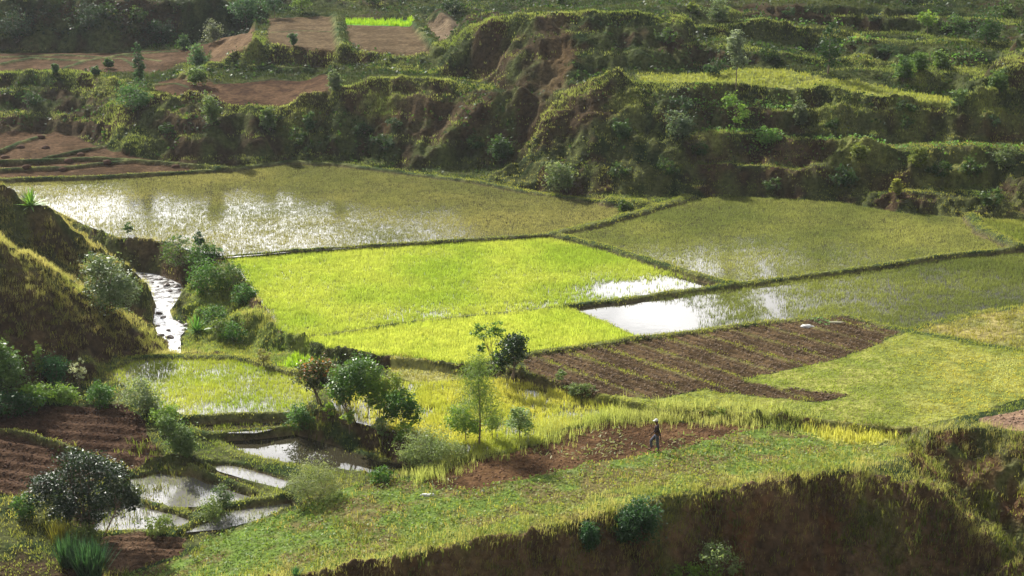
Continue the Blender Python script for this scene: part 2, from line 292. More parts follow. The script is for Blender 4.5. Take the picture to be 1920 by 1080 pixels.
def land0(px, py):
    dx, dy, dz = ray(px, py); D = np.linspace(50, 330, 4000); x = dx/dy*D; z = H+dz/dy*D; g = sample(Z, x, D); i = int(np.argmax(g >= z)); return x[i], D[i], g[i]
def sample(A, x, y):
    x = np.asarray(x, float); y = np.asarray(y, float)
    fi = np.interp(y, ys, np.arange(ROWS)); t = x/np.maximum(y, 40.); fj = np.interp(t, tt, np.arange(COLS))
    i = np.clip(fi.astype(int), 0, ROWS-2); j = np.clip(fj.astype(int), 0, COLS-2); a = fi-i; b = fj-j
    return (A[i, j]*(1-b)+A[i, j+1]*b)*(1-a)+(A[i+1, j]*(1-b)+A[i+1, j+1]*b)*a
knoll = np.zeros(Z.shape)
for kx, ky, kr, kh in ((1610, 300, 1.7, 1.5), (1565, 212, 1.6, .9), (1700, 215, 1.4, .9), (1812, 322, 1.5, 1.2), (1745, 335, 1.1, .9), (1862, 212, 1.3, .9), (1330, 262, 1.2, .8), (1180, 200, 1.2, .6), (720, 200, 1.3, .7), (560, 225, 1.2, .7), (215, 165, 1.6, 1.1), (370, 145, 1.5, 1.0), (470, 105, 1.2, .9), (1620, 120, 1.2, .8), (1720, 150, 1.5, .9), (1360, 30, 1.6, 1.2)):
    kq = land0(kx, ky); kd = np.hypot(GX-kq[0]+EN*3, GY-kq[1]+EN2*3)/kr/1.2; kg = np.exp(-kd**3); Z += kg*kh*.5*(1-.3*kd**2*(kd < 1.5))*(.6+.9*fbm(GX/1.1, GY/1.1, 58, 3)); knoll = np.maximum(knoll, kg)
# grassed dykes between the paddies
DK = [([(-200,339,.6),(0,338,.5),(180,333,.5),(430,320,.4),(540,305,.4),(640,310,.4),(760,326,.35),(900,344,.35),(980,360,.35),(1060,372,.3),(1120,380,.3),(1210,386,.3)], .5, .32),
 ([(1292,373,.2),(1210,399,.2),(1120,424,.2),(1040,441,.2)], .75, .5), ([(1040,441,.2),(800,456,.2),(540,473,.2),(420,485,.1)], .4, .28),
 ([(1040,442,.2),(1150,470,.2),(1260,505,.2),(1372,536,.2)], .6, .4), ([(612,630,.05),(760,607,.05),(900,593,.05),(1060,577,.05)], .3, .2),
 ([(1060,577,.1),(1200,560,.1),(1380,537,.1),(1480,524,.1),(1600,507,.2),(1760,483,.2),(1900,469,.2),(2100,454,.2)], .5, .32), ([(1060,577,.05),(1130,605,.05),(1200,636,.05)], .3, .12),
 ([(980,668,.0),(1200,637,.1),(1400,613,.1),(1580,595,.1),(1700,625,.1),(1790,641,.1),(1900,660,.1),(2100,684,.1)], .5, .3), ([(1700,625,.1),(1740,613,.1),(1830,592,.1),(1920,578,.1),(2100,560,.1)], .5, .3),
 ([(1822,412,.2),(1845,440,.2),(1905,466,.2)], .9, .8), ([(1150,385,.3),(1200,388,.3)], 1.2, .9), ([(1700,625,.1),(1620,615,.1)], .3, .2),
 ([(190,702,-1.2),(245,674,-1.2),(330,670,-1.2),(450,674,-1.2),(560,703,-1.1)], .5, .3), ([(250,745,-1.2),(290,776,-1.2),(350,784,-1.2),(540,779,-1.2)], .45, .3),
 ([(350,806,-1.5),(400,815,-1.6),(480,808,-1.6),(545,800,-1.6)], .4, .2), ([(545,803,-1.9),(610,822,-2),(660,843,-2),(720,862,-2)], .4, .2),
 ([(400,822,-1.9),(430,848,-1.95),(480,862,-1.95),(560,882,-1.95),(620,895,-1.9)], .5, .2), ([(360,872,-1.9),(410,893,-2.0),(470,915,-2.1),(510,932,-2.3)], .35, .12),
 ([(222,898,-2.4),(300,880,-2.3),(360,880,-2.2)], .45, .2), ([(520,932,-2.2),(430,950,-2.4),(380,972,-2.4),(345,992,-2.5)], .45, .22),
 ([(170,905,-2.4),(230,933,-2.5),(330,954,-2.5),(365,966,-2.5)], .35, .14), ([(170,1005,-2.7),(260,997,-2.7),(350,998,-2.7)], .4, .15),
 ([(0,304,1.1),(180,298,1.0),(300,306,.8),(430,318,.6)], .4, .35), ([(-100,322,.8),(0,320,.8),(120,316,.8),(200,308,.8),(250,304,.8),(330,308,.7)], .4, .35), ([(0,284,1.3),(40,268,1.3),(80,256,1.4)], .4, .3),
 ([(80,298,1.1),(150,283,1.2),(190,276,1.2)], .3, .25), ([(0,122,6.3),(60,110,6.3),(160,116,6.3),(120,130,6.3)], .4, .3), ([(160,116,6.3),(230,104,6.4),(330,98,6.5)], .4, .3),
 ([(290,160,6.0),(330,158,6.1),(352,168,5.8)], .3, .25), ([(395,122,6.8),(470,127,6.8),(600,134,6.7)], .5, .5), ([(510,62,9.2),(560,58,9.2),(622,60,9.2)], .25, .12), ([(0,108,6.3),(120,104,6.3),(230,112,6.3),(260,130,6.2)], .3, .25), ([(230,104,6.4),(300,118,6.3)], .3, .25), ([(630,30,9.2),(642,92,9.2)], .9, .9), ([(775,32,9.3),(790,62,9.2),(822,98,9.1)], .9, .9), ([(800,45,9.3),(875,48,9.4)], .4, .3),
 ([(0,803,-1.25),(60,812,-1.25),(110,828,-1.3),(165,848,-1.35),(230,872,-1.4)], .2, .06), ([(1545,150,8.3),(1500,159,8.2),(1482,169,7.95)], .4, .2),
 ([(200,690,-1.1),(150,700,-1),(100,715,-.9)], .4, .2)]
dyk = np.zeros(Z.shape)
DKW = []
for pts, wd, h in DK:
    wd *= .85; h *= .72; q = PL(pts); DKW.append((q, wd*K, h*K)); d, z = dline(GX+EN*.35, GY+EN2*.35, q)
    g = np.exp(-(d/(wd*K))**4); hh = h*K*(.75+.5*fbm(GX/1.3, GY/1.3, 51, 2))
    Z = Z*(1-g)+np.maximum(Z, z+hh)*g; dyk = np.maximum(dyk, g)
def sample(A, x, y):
    x = np.asarray(x, float); y = np.asarray(y, float)
    fi = np.interp(y, ys, np.arange(ROWS)); t = x/np.maximum(y, 40.); fj = np.interp(t, tt, np.arange(COLS))
    i = np.clip(fi.astype(int), 0, ROWS-2); j = np.clip(fj.astype(int), 0, COLS-2); a = fi-i; b = fj-j
    return (A[i, j]*(1-b)+A[i, j+1]*b)*(1-a)+(A[i+1, j]*(1-b)+A[i+1, j+1]*b)*a
def land(px, py, sink=.0):
    """the place on the ground seen at this point of the survey photograph"""
    dx, dy, dz = ray(px, py); D = np.linspace(50, 330, 4000); x = dx/dy*D; z = H+dz/dy*D
    g = sample(Z, x, D); i = int(np.argmax(g >= z)); return Vector((x[i], D[i], g[i]-sink))
# ------------------------------------------------------------ colours of the ground
def C3(*c): return np.array(c, float)
def mix(a, b, t): return a*(1-t[..., None])+b*t[..., None]
n1 = fbm(GX/6, GY/6, 61); n2 = fbm(GX/1.4, GY/1.4, 63, 3); n3 = fbm(GX/14, GY/14, 65, 3)
soil = mix(C3(.066, .046, .027), C3(.112, .077, .045), sstep(.35, .65, n2)); soil = mix(soil, C3(.11, .054, .028), sstep(.5, .7, n1)*.5)
grn = mix(C3(.03, .048, .018), C3(.09, .10, .038), sstep(.35, .65, n2))
vegf = sstep(.36, .56, n1*.55+n2*.45+.13-.12*steep-.02*hillw*steep-.14*sstep(.2, .6, steep)*(GY < 84)*(GX > -22))
VC = mix(soil, grn, vegf)
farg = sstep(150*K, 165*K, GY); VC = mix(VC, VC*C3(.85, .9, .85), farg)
mud = mix(C3(.10, .075, .045), C3(.16, .12, .07), n2)
for k in WZ: VC[MK[k]] = mud[MK[k]]
def paint(k, a, b, n=None):
    n = n2 if n is None else n; c = mix(C3(*a), C3(*b), sstep(.35, .65, n)); VC[MK[k]] = c[MK[k]]
paint('plough', (.07, .047, .024), (.12, .08, .042)); paint('soil_a', (.055, .032, .02), (.09, .055, .035)); paint('soil_b', (.09, .055, .034), (.15, .095, .06))
paint('soil_c', (.065, .037, .019), (.125, .072, .036)); paint('soil_d', (.20, .13, .09), (.3, .2, .13)); paint('beans', (.14, .12, .05), (.12, .18, .04))
paint('meadow', (.18, .21, .05), (.26, .27, .07)); paint('yellow', (.3, .32, .07), (.4, .4, .1)); paint('terr', (.25, .26, .08), (.32, .31, .12))
paint('brown_a', (0.068, 0.042, 0.022), (0.112, 0.070, 0.040)); paint('brown_b', (0.068, 0.042, 0.022), (0.108, 0.068, 0.040)); paint('brown_c', (.12, .078, .045), (.18, .12, .07))
paint('slump', (0.060, 0.034, 0.019), (0.104, 0.062, 0.034)); paint('up_a', (0.088, 0.061, 0.032), (0.128, 0.092, 0.051)); paint('up_b', (0.088, 0.061, 0.032), (0.128, 0.092, 0.051)); paint('up_c', (0.152, 0.112, 0.072), (0.200, 0.152, 0.096))
paint('lawn', (.20, .23, .06), (.28, .30, .08)); paint('smallgreen', (.2, .3, .05), (.25, .34, .06)); paint('up_green', (.1, .3, .04), (.14, .34, .05)); paint('rightlow', (.2, .2, .07), (.3, .26, .1)); paint('bright2', (.2, .3, .05), (.28, .36, .07))
bare = dict(bare_a=[(695,160,7.2),(770,155,7.4),(795,175,6.5),(790,210,5.2),(700,212,5.2)], bare_b=[(1010,80,11),(1060,70,11.5),(1085,110,10),(1060,150,9),(1010,150,8.8)], bare_c=[(640,170,6.5),(690,168,6.6),(688,195,5.8),(640,195,5.6)],
 bare_d=[(880,70,11),(930,50,12),(960,110,10),(890,110,9.5)], bare_e=[(300,290,1.6),(360,270,2.4),(365,305,.9),(330,305,.8)], bare_f=[(1400,960,-1.2),(1560,940,-.8),(1600,1060,-3),(1400,1080,-3.4)],
 bare_g=[(20,390,6),(110,430,4.2),(150,500,2),(60,470,3.6)], bare_h=[(225,452,.2),(312,458,.2),(310,508,-2),(240,506,-2)], bare_i=[(240,535,.6),(298,555,.3),(292,608,-2),(215,598,.2)], bare_j=[(70,640,1.6),(120,620,2.2),(130,700,-.6),(80,700,-.6)],
 bare_k=[(1715,830,.1),(1880,830,.4),(1900,900,-.8),(1760,885,-1.2)], bare_p=[(40,520,4),(100,570,3),(90,700,-.5),(30,660,1)], bare_q=[(150,590,1.8),(210,620,.5),(200,670,-1),(150,660,-.2)], bare_r=[(0,480,5.5),(40,500,5),(30,560,3.5),(0,550,3.8)], bare_l=[(590,795,-.9),(640,800,-.8),(760,840,-.9),(760,872,-1.9),(600,834,-1.9)], bare_m=[(1250,960,-.5),(1400,940,-.3),(1380,1080,-3.5),(1260,1080,-3.2)],
 bare_n=[(640,1090,-1.4),(900,1035,-.6),(1180,990,-.6),(1180,1080,-2.6),(700,1120,-2)], bare_o=[(1420,200,6.9),(1530,212,6.7),(1540,225,6),(1430,222,6)])
bm = np.zeros(Z.shape)
for k, q in bare.items(): bm = np.maximum(bm, blur(inpoly(GX+EN*2.5, GY+EN2*2.5, PL(q)).astype(float), 3))
VC = mix(VC, soil*1.1, bm*.75)
nbk = sstep(.2, .6, blur(((GY < 84)*steep*(GX > -22)).astype(float), 2)); VC = mix(VC, np.minimum(VC*1.35, .2), nbk)
ob = blur(inpoly(GX+EN*3, GY+EN2*3, PL([(1330,950,-.5),(1450,930,-.2),(1570,945,-.8),(1560,1080,-3.4),(1340,1080,-3)])).astype(float), 4)*sstep(.4, .6, fbm(GX/1.2, GY/3, 67, 3)); VC = mix(VC, mix(C3(.13, .06, .026), C3(.19, .10, .04), n2), ob*.55)
gb = inpoly(GX+EN*1.5, GY+EN2*1.5, PL([(350,540,-.9),(420,520,-.2),(470,570,0),(560,640,-.9),(600,700,-1.1),(450,672,-1.3),(345,664,-1.9)])) & ~anyf; VC[gb] = mix(C3(.09, .14, .035), C3(.2, .22, .07), n2)[gb]
VC = mix(VC, grn*1.6, np.clip(dyk, 0, 1))
VC = mix(VC, mix(C3(.12, .15, .04), C3(.22, .22, .07), n2), knoll*.8)
fst = MK['plough']*sstep(.78, 1.05, .5+.5*np.cos(furrow_c*2*math.pi/2.1)+.4*(n2-.5)); VC = mix(VC, np.broadcast_to(C3(.17, .17, .06), VC.shape), fst*.65)
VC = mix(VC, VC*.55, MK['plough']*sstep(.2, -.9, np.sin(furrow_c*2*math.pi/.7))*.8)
# ------------------------------------------------------------ mesh building
def newmesh(name, co, faces_idx, nper, col=None, mat=None, parent=None, smooth=False):
    me = bpy.data.meshes.new(name); co = np.ascontiguousarray(co, np.float32).reshape(-1, 3); fi = np.ascontiguousarray(faces_idx, np.int32).reshape(-1)
    nf = len(fi)//nper; me.vertices.add(len(co)); me.vertices.foreach_set('co', co.ravel()); me.loops.add(len(fi)); me.loops.foreach_set('vertex_index', fi)
    me.polygons.add(nf); me.polygons.foreach_set('loop_start', np.arange(nf, dtype=np.int32)*nper)
    if col is not None:
        a = me.color_attributes.new('Col', 'FLOAT_COLOR', 'POINT'); c = np.ones((len(co), 4), np.float32); c[:, :3] = np.asarray(col).reshape(-1, 3); a.data.foreach_set('color', c.ravel())
    me.update(calc_edges=True)
    if smooth: me.polygons.foreach_set('use_smooth', np.ones(nf, bool))
    if mat: me.materials.append(mat)
    o = bpy.data.objects.new(name, me); S.collection.objects.link(o)
    if parent: o.parent = parent
    return o
def tag(o, label=None, cat=None, group=None, kind=None):
    for k, v in (('label', label), ('category', cat), ('group', group), ('kind', kind)):
        if v: o[k] = v
    return o
def mat(name, base=None, rough=.9, spec=.3, trans=0, tcol=(1, 1, 1), var=.25, vscale=3.0, bump=0, fine=12.):
    m = bpy.data.materials.new(name); m.use_nodes = True; t = m.node_tree; b = t.nodes['Principled BSDF']; out = t.nodes['Material Output']
    N = t.nodes.new; L = t.links.new
    if base is None:
        at = N('ShaderNodeAttribute'); at.attribute_name = 'Col'; c = at.outputs['Color']
    else:
        rg = N('ShaderNodeRGB'); rg.outputs[0].default_value = (*base, 1); c = rg.outputs[0]
    g = N('ShaderNodeNewGeometry'); no = N('ShaderNodeTexNoise'); no.inputs['Scale'].default_value = vscale; no.inputs['Detail'].default_value = 5; no.inputs['Roughness'].default_value = .65; L(g.outputs['Position'], no.inputs['Vector'])
    mr = N('ShaderNodeMapRange'); mr.inputs['From Min'].default_value = .3; mr.inputs['From Max'].default_value = .7; mr.inputs['To Min'].default_value = 1-var; mr.inputs['To Max'].default_value = 1+var; L(no.outputs['Fac'], mr.inputs['Value'])
    vm = N('ShaderNodeVectorMath'); vm.operation = 'SCALE'; L(c, vm.inputs[0]); L(mr.outputs[0], vm.inputs['Scale']); L(vm.outputs[0], b.inputs['Base Color'])
    b.inputs['Roughness'].default_value = rough; b.inputs['Specular IOR Level'].default_value = spec
    if bump:
        n2 = N('ShaderNodeTexNoise'); n2.inputs['Scale'].default_value = fine; n2.inputs['Detail'].default_value = 6; L(g.outputs['Position'], n2.inputs['Vector'])
        bp_ = N('ShaderNodeBump'); bp_.inputs['Strength'].default_value = .8; bp_.inputs['Distance'].default_value = bump; L(n2.outputs['Fac'], bp_.inputs['Height']); L(bp_.outputs[0], b.inputs['Normal'])
    if trans:
        tr = N('ShaderNodeBsdfTranslucent'); v2 = N('ShaderNodeVectorMath'); v2.operation = 'MULTIPLY'; v2.inputs[1].default_value = tcol; L(vm.outputs[0], v2.inputs[0]); L(v2.outputs[0], tr.inputs['Color'])
        ms = N('ShaderNodeMixShader'); ms.inputs[0].default_value = trans; L(b.outputs[0], ms.inputs[1]); L(tr.outputs[0], ms.inputs[2]); L(ms.outputs[0], out.inputs['Surface'])
    return m
M = dict(ground=mat('ground', None, 1.0, .02, var=.55, vscale=2.6, bump=.16, fine=5.), blade=mat('grass_blade', None, .5, .35, .5, (1.34, 1.3, .82), var=.2, vscale=1.2),
 leaf=mat('leaf', None, .55, .25, .42, (1.3, 1.3, .7), var=.25, vscale=2.), gloss=mat('glossy_leaf', None, .4, .45, .3, (1.3, 1.3, .6), var=.25, vscale=2.), bark=mat('bark', None, .9, .2, var=.3, vscale=8., bump=.02),
 clod=mat('clod', None, .9, .2, var=.3, vscale=4.), rock=mat('rock', None, .6, .4, var=.35, vscale=5., bump=.05))
idx = np.arange(ROWS*COLS).reshape(ROWS, COLS)
F = np.stack([idx[:-1, :-1], idx[:-1, 1:], idx[1:, 1:], idx[1:, :-1]], -1)
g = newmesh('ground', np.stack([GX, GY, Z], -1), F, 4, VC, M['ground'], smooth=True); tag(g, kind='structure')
# ------------------------------------------------------------ water
def water(name, rough, bumpd, scale, tint=(.045, .04, .025)):
    m = bpy.data.materials.new(name); m.use_nodes = True; t = m.node_tree; b = t.nodes['Principled BSDF']; N = t.nodes.new; L = t.links.new
    b.inputs['Base Color'].default_value = (*tint, 1); b.inputs['Roughness'].default_value = rough; b.inputs['IOR'].default_value = 1.34; b.inputs['Specular IOR Level'].default_value = .62
    g = N('ShaderNodeNewGeometry'); n = N('ShaderNodeTexNoise'); n.inputs['Scale'].default_value = scale; n.inputs['Detail'].default_value = 4; L(g.outputs['Position'], n.inputs['Vector'])
    bu = N('ShaderNodeBump'); bu.inputs['Distance'].default_value = bumpd; bu.inputs['Strength'].default_value = 1; L(n.outputs['Fac'], bu.inputs['Height']); L(bu.outputs[0], b.inputs['Normal']); return m
M['still'] = water('still_water', .03, .0012, 2.); M['stirred'] = water('stirred_water', .07, .006, 5.); M['ripple'] = water('rippled_water', .13, .005, 6., (.19, .185, .175))
M['torrent'] = water('torrent_water', .16, .05, 3.5)
t = M['torrent'].node_tree; N = t.nodes.new; L = t.links.new; g_ = N('ShaderNodeNewGeometry'); n_ = N('ShaderNodeTexNoise'); n_.inputs['Scale'].default_value = 1.6; n_.inputs['Detail'].default_value = 6; n_.inputs['Roughness'].default_value = .7
L(g_.outputs['Position'], n_.inputs['Vector']); r_ = N('ShaderNodeValToRGB'); r_.color_ramp.elements[0].position = .44; r_.color_ramp.elements[0].color = (.10, .09, .08, 1); r_.color_ramp.elements[1].position = .56; r_.color_ramp.elements[1].color = (.85, .86, .88, 1)
L(n_.outputs['Fac'], r_.inputs[0]); L(r_.outputs[0], t.nodes['Principled BSDF'].inputs['Base Color'])
for k, z in WZ.items():
    p = ZP[k]; v = [(x, y, z*K) for x, y, _ in p]
    me = bpy.data.meshes.new('paddy_water'); me.from_pydata(v, [], [list(range(len(v)))]); me.materials.append(M['torrent' if k == 'river' else 'ripple' if k in ('w2', 'w3', 'w4', 'w4b', 'w5', 'w6', 'leftpad') else 'stirred' if k in ('olive', 'rightback', 'midpad') else 'still'])
    o = bpy.data.objects.new('river' if k == 'river' else 'paddy_water', me); S.collection.objects.link(o); tag(o, kind='structure')
# ------------------------------------------------------------ small growth, scattered over the ground
CA = (np.gradient(GX, axis=1)*np.gradient(GY, axis=0))
VIS = (np.abs(tt)[None, :] < .36) & (GY > 58) & (GY < 225)
def pick(dens):
    """random places, dens per square metre"""
    lam = np.clip(np.where(VIS, dens*CA, 0), 0, 20)[:-1, :-1]; n = rng.poisson(lam); i, j = np.nonzero(n); r = n[i, j]; i = np.repeat(i, r); j = np.repeat(j, r)
    a = rng.random(len(i)); b = rng.random(len(i))
    def bl(A): return (A[i, j]*(1-b)+A[i, j+1]*b)*(1-a)+(A[i+1, j]*(1-b)+A[i+1, j+1]*b)*a
    return np.stack([bl(GX), bl(GY), bl(Z)], 1)
def ramp(a, b, t): return np.array(a)[None]*(1-t[:, None])+np.array(b)[None]*t[:, None]
def cvar(col, v=.18):
    return col*(1+v*(rng.random((len(col), 1))*2-1))
def tufts(name, p, k, h, wd, col, lean=.35, spread=.10, m='blade', label=None, wind=0., simple=False, cv=.4):
    """k blades for each place: thin, bent, pointed"""
    n = len(p); h = np.broadcast_to(h, (n,)); p = np.repeat(p, k, 0); hh = np.repeat(h, k)*(.55+.6*rng.random(n*k)); c = np.repeat(col, k, 0)
    c = c*(1-cv/2+cv*rng.random((n*k, 1))); wd = np.repeat(np.broadcast_to(wd, (n,)), k)
    az = rng.random(n*k)*2*math.pi; ln = lean*rng.random(n*k)*hh
    d = np.stack([np.cos(az), np.sin(az)], 1); off = rng.normal(0, spread, (n*k, 2)); fa = rng.random(n*k)*math.pi
    s = np.stack([np.cos(fa), np.sin(fa), np.zeros(n*k)], 1)*wd[:, None]*.5
    b = p.copy(); b[:, :2] += off; b[:, 2] -= .02
    mid = b+np.concatenate([d*(ln*.35)[:, None], (hh*.6)[:, None]], 1); tip = b+np.concatenate([d*ln[:, None]+np.array([[wind, -wind*.5]])*hh[:, None], (hh*(1-.25*lean))[:, None]], 1)
    if simple:
        co = np.stack([b-s, b+s, tip], 1); f = np.arange(n*k*3).reshape(-1, 3); o = newmesh(name, co, f, 3, np.repeat(c, 3, 0), M[m]); tag(o, label, kind='stuff'); return o
    co = np.stack([b-s, b+s, mid+s*.75, mid-s*.75, tip], 1); N_ = n*k; base = np.arange(N_)[:, None]*5
    f1 = base+np.array([[0, 1, 2]]); f2 = base+np.array([[0, 2, 3]]); f3 = base+np.array([[3, 2, 4]])
    o = newmesh(name, co, np.concatenate([f1, f2, f3]), 3, np.repeat(c, 5, 0), M[m]); tag(o, label, kind='stuff'); return o
def leaves_geo(p, size, asp=.55, up=.3, nrm=None):
    n = len(p); v = rng.normal(size=(n, 3)); v[:, 2] = np.abs(v[:, 2])*(1+up*3)
    v /= np.linalg.norm(v, axis=1)[:, None]; a = np.cross(v, rng.normal(size=(n, 3))); a /= np.linalg.norm(a, axis=1)[:, None]+1e-9; b = np.cross(v, a)
    s = (size*(.6+.8*rng.random(n)))[:, None]; A = a*s*.5; B = b*s*.5*asp
    return np.stack([p-A, p+B, p+A, p-B], 1)
def leafmat(name, p, size, col, m='leaf', asp=.6, label=None, kind='stuff', parent=None, up=.3):
    co = leaves_geo(p, size, asp, up); f = np.arange(len(p)*4).reshape(-1, 4)
    o = newmesh(name, co, f, 4, np.repeat(col, 4, 0), M[m], parent=parent)
    if kind: tag(o, label, kind=kind)
    return o
def nz(p, sc, s, o=3): return fbm(p[:, 0]/sc, p[:, 1]/sc, s, o)
def blob(cx, cy, rx, ry, z=0.05):
    """soft patch round the point seen at (cx, cy)"""
    q = P(cx, cy, z); q2 = P(cx+rx, cy, z); q3 = P(cx, cy-ry, z)
    return np.exp(-(((GX-q[0])/(q2[0]-q[0]))**2+((GY-q[1])/(q3[1]-q[1]))**2))
edge = {k: sstep(.35, .9, blur(v.astype(float), 3)) for k, v in MK.items()}
# rice paddies -------------------------------------------------
def rice(k, dens, h, ca, cb, label, blades=4, wd=.035, sc=5., lean=.3):
    p = pick(dens*MK[k]*(1-np.clip(dyk*1.5, 0, 1))); p[:, 2] = WZ.get(k, -99)*K-.03 if k in WZ else p[:, 2]
    t = np.clip((nz(p, sc, 71)-.5)*2.6+.5, 0, 1); c = ramp(ca, cb, t)
    return tufts('rice_plants', p, blades, h*(.8+.4*nz(p, 2.5, 73)), wd*1.25, c, lean, .09, 'blade', label, 0., True, .2)
nA = fbm(GX/7, GY/7, 75, 3); nB = fbm(GX/1.6, GY/1.2, 77, 3)
thin = np.clip(blob(1210, 545, 150, 24)*1.25+blob(1000, 580, 70, 14)*.75+blob(820, 588, 60, 12)*.65+blob(1310, 525, 60, 26)*1.0+blob(700, 600, 60, 9)*.4, 0, 1)
gap = sstep(.40, .62, nB+.32*thin-.08)
rice('bright', 85*(1-.96*np.clip(thin*1.15, 0, 1)*np.clip(gap+.35, 0, 1)), .30, (.34, .46, .07), (.48, .55, .12), 'bright green young rice standing thick in the central paddy', 5, .032)
rice('bright2', 85+0*nB, .30, (.42, .52, .09), (.53, .58, .14), 'yellow-green rice in the long strip paddy below the central one', 5, .032)
ol = np.clip(blob(140, 395, 170, 26, .3)*1.1+blob(320, 365, 170, 32, .3)*.28+.05, 0, 1)
rice('olive', (85-56*ol)*(.85+.3*sstep(.35, .6, nB)), .20, (.20, .22, .09), (.34, .33, .14), 'sparse olive rice over shining water in the big back paddy', 4, .022, 9.)
rb = np.clip(blob(1312, 502, 42, 30, .2)+blob(1435, 505, 20, 34, .2), 0, 1)
rice('rightback', (85-58*rb)*(.85+.3*sstep(.35, .6, nB)), .22, (.19, .23, .08), (.34, .36, .13), 'olive green rice in the right back paddy', 4, .024, 8.)
rice('rightfar', 60+0*nB, .24, (.19, .24, .06), (.31, .33, .10), 'olive rice beyond the hedge dyke', 4, .05)
op = np.clip(blob(1170, 602, 125, 34)*1.4+blob(1290, 595, 55, 42)*.5+blob(1445, 570, 30, 44)*.9+blob(1150, 575, 100, 12)*1., 0, 1)
rice('pond', 70*np.clip(1-1.08*op, 0, 1)*(.6+.7*sstep(.38, .6, nB)), .26, (.15, .19, .06), (.26, .30, .09), 'dark green rice standing in the open water paddy', 4, .024, 6.)
lp = np.clip(blob(430, 775, 190, 15, -1.2)*1.1+blob(250, 700, 40, 12, -1.2)*.5, 0, 1)
rice('leftpad', (85-55*lp)*(.6+.7*nB), .28, (.26, .36, .03), (.44, .48, .10), 'pale yellow-green rice in the paddy below the stream', 4, .03)
rice('leftstrip', 18*(.5+nB), .24, (.25, .32, .05), (.36, .38, .08), 'thin rice in the strip between two ponds', 5, .04)
mpd = np.clip(blob(1000, 735, 50, 22, -.6)+blob(1100, 775, 70, 18, -.6)*.8+blob(650, 765, 40, 14, -.6)+blob(930, 805, 50, 16, -.6)*.7, 0, 1)
rice('midpad', (75-50*mpd)*(.5+.9*sstep(.35, .6, nB)), .36, (.40, .46, .07), (.56, .55, .13), 'yellow rice among shining gaps behind the trees', 4, .03, 3.)
p = pick(16*MK['smallgreen']+14*MK['up_green']); tufts('rice_plants', p, 5, .45, .045, cvar(ramp((.28, .48, .03), (.36, .5, .04), rng.random(len(p)))), .3, .07, 'blade', 'small bright green corner plots')
p = pick(16*MK['yellow']); tufts('rice_plants', p, 5, .55, .04, cvar(ramp((.42, .44, .08), (.54, .52, .16), nz(p, 1.5, 3))), .4, .08, 'blade', 'ripe yellow rice in the small plot at the meadow edge')
for k, dn, lab in (('w1', 1.0, 'few rice stalks in the round pond'), ('w2', 20., 'scattered seedlings across the shining diamond pond'), ('w3', 8., 'seedlings in the low pond by the dark tree'), ('w5', 22., 'tufts of rice in the lowest pond'), ('w6', 20., 'thin rice between the pond dykes'), ('w4', 1., 'stalks in the pond at the picture edge'), ('w4b', 1.5, 'stalks in the pond behind the dark tree')):
    rice(k, dn*(.3+1.3*sstep(.4, .62, nB)), .28, (.16, .20, .08), (.32, .34, .16), lab, 3, .02)
# meadow and lawn grass ----------------------------------------
p = pick(22*MK['meadow']); t = np.clip((nz(p, 9, 81)-.5)*3+.5, 0, 1); tufts('meadow_grass', p, 4, .11, .045, ramp((.26, .33, .055), (.46, .43, .10), t), .6, .12, 'blade', 'short yellow-green grass of the meadow beside the ploughed field')
p = pick(9*MK['lawn']); tufts('meadow_grass', p, 4, .34, .06, ramp((.24, .29, .06), (.38, .39, .10), nz(p, 3, 83)), .6, .12, 'blade', 'sunlit grass on the hillside terrace')
p = pick(12*(MK['rightlow']+MK['terr'])); tufts('meadow_grass', p, 4, .24, .05, ramp((.22, .24, .06), (.40, .36, .11), nz(p, 2.5, 85)), .6, .12, 'blade', 'dry mixed grass on the small plots')
p = pick(14*MK['plough']*sstep(.74, 1.05, .5+.5*np.cos(furrow_c*2*math.pi/2.1)+.6*(nB-.5))*2.2*np.where(GX > P(1400, 640, 0)[0], .6, 1)); tufts('weeds', p, 4, .14, .035, ramp((.22, .27, .05), (.36, .36, .10), rng.random(len(p))), .7, .10, 'blade', 'rows of weeds between the furrows of the ploughed field')
# beans ---------------------------------------------------------
bd = sstep(.36, .55, fbm(GX/1.1, GY/1.1, 87, 3)+.10)
p = pick(55*MK['beans']*bd); p[:, 2] += .04+.20*rng.random(len(p)); t = np.clip((nz(p, 7, 89)-.5)*3+.5, 0, 1)*.6+.4*rng.random(len(p))
leafmat('bean_plants', p, .115, ramp((.13, .24, .05), (.38, .38, .09), t), 'leaf', .8, 'low leafy bean plants covering the sloping foreground terrace')
p = pick(5*MK['beans']*sstep(.45, .6, nA)); tufts('weeds', p, 4, .25, .04, ramp((.30, .30, .07), (.46, .38, .14), rng.random(len(p))), .7, .1, 'blade', 'dry weeds among the bean plants')
# straw on the brown plot
p = pick(14*MK['soil_c']*sstep(.52, .62, fbm(GX/1.8, GY/1.2, 91, 3))); p[:, 2] += .03+.1*rng.random(len(p)); leafmat('cut_straw', p, .26, ramp((.20, .27, .10), (.42, .40, .20), rng.random(len(p))), 'leaf', .25, 'cut stalks strewn in heaps over the dug brown plot')
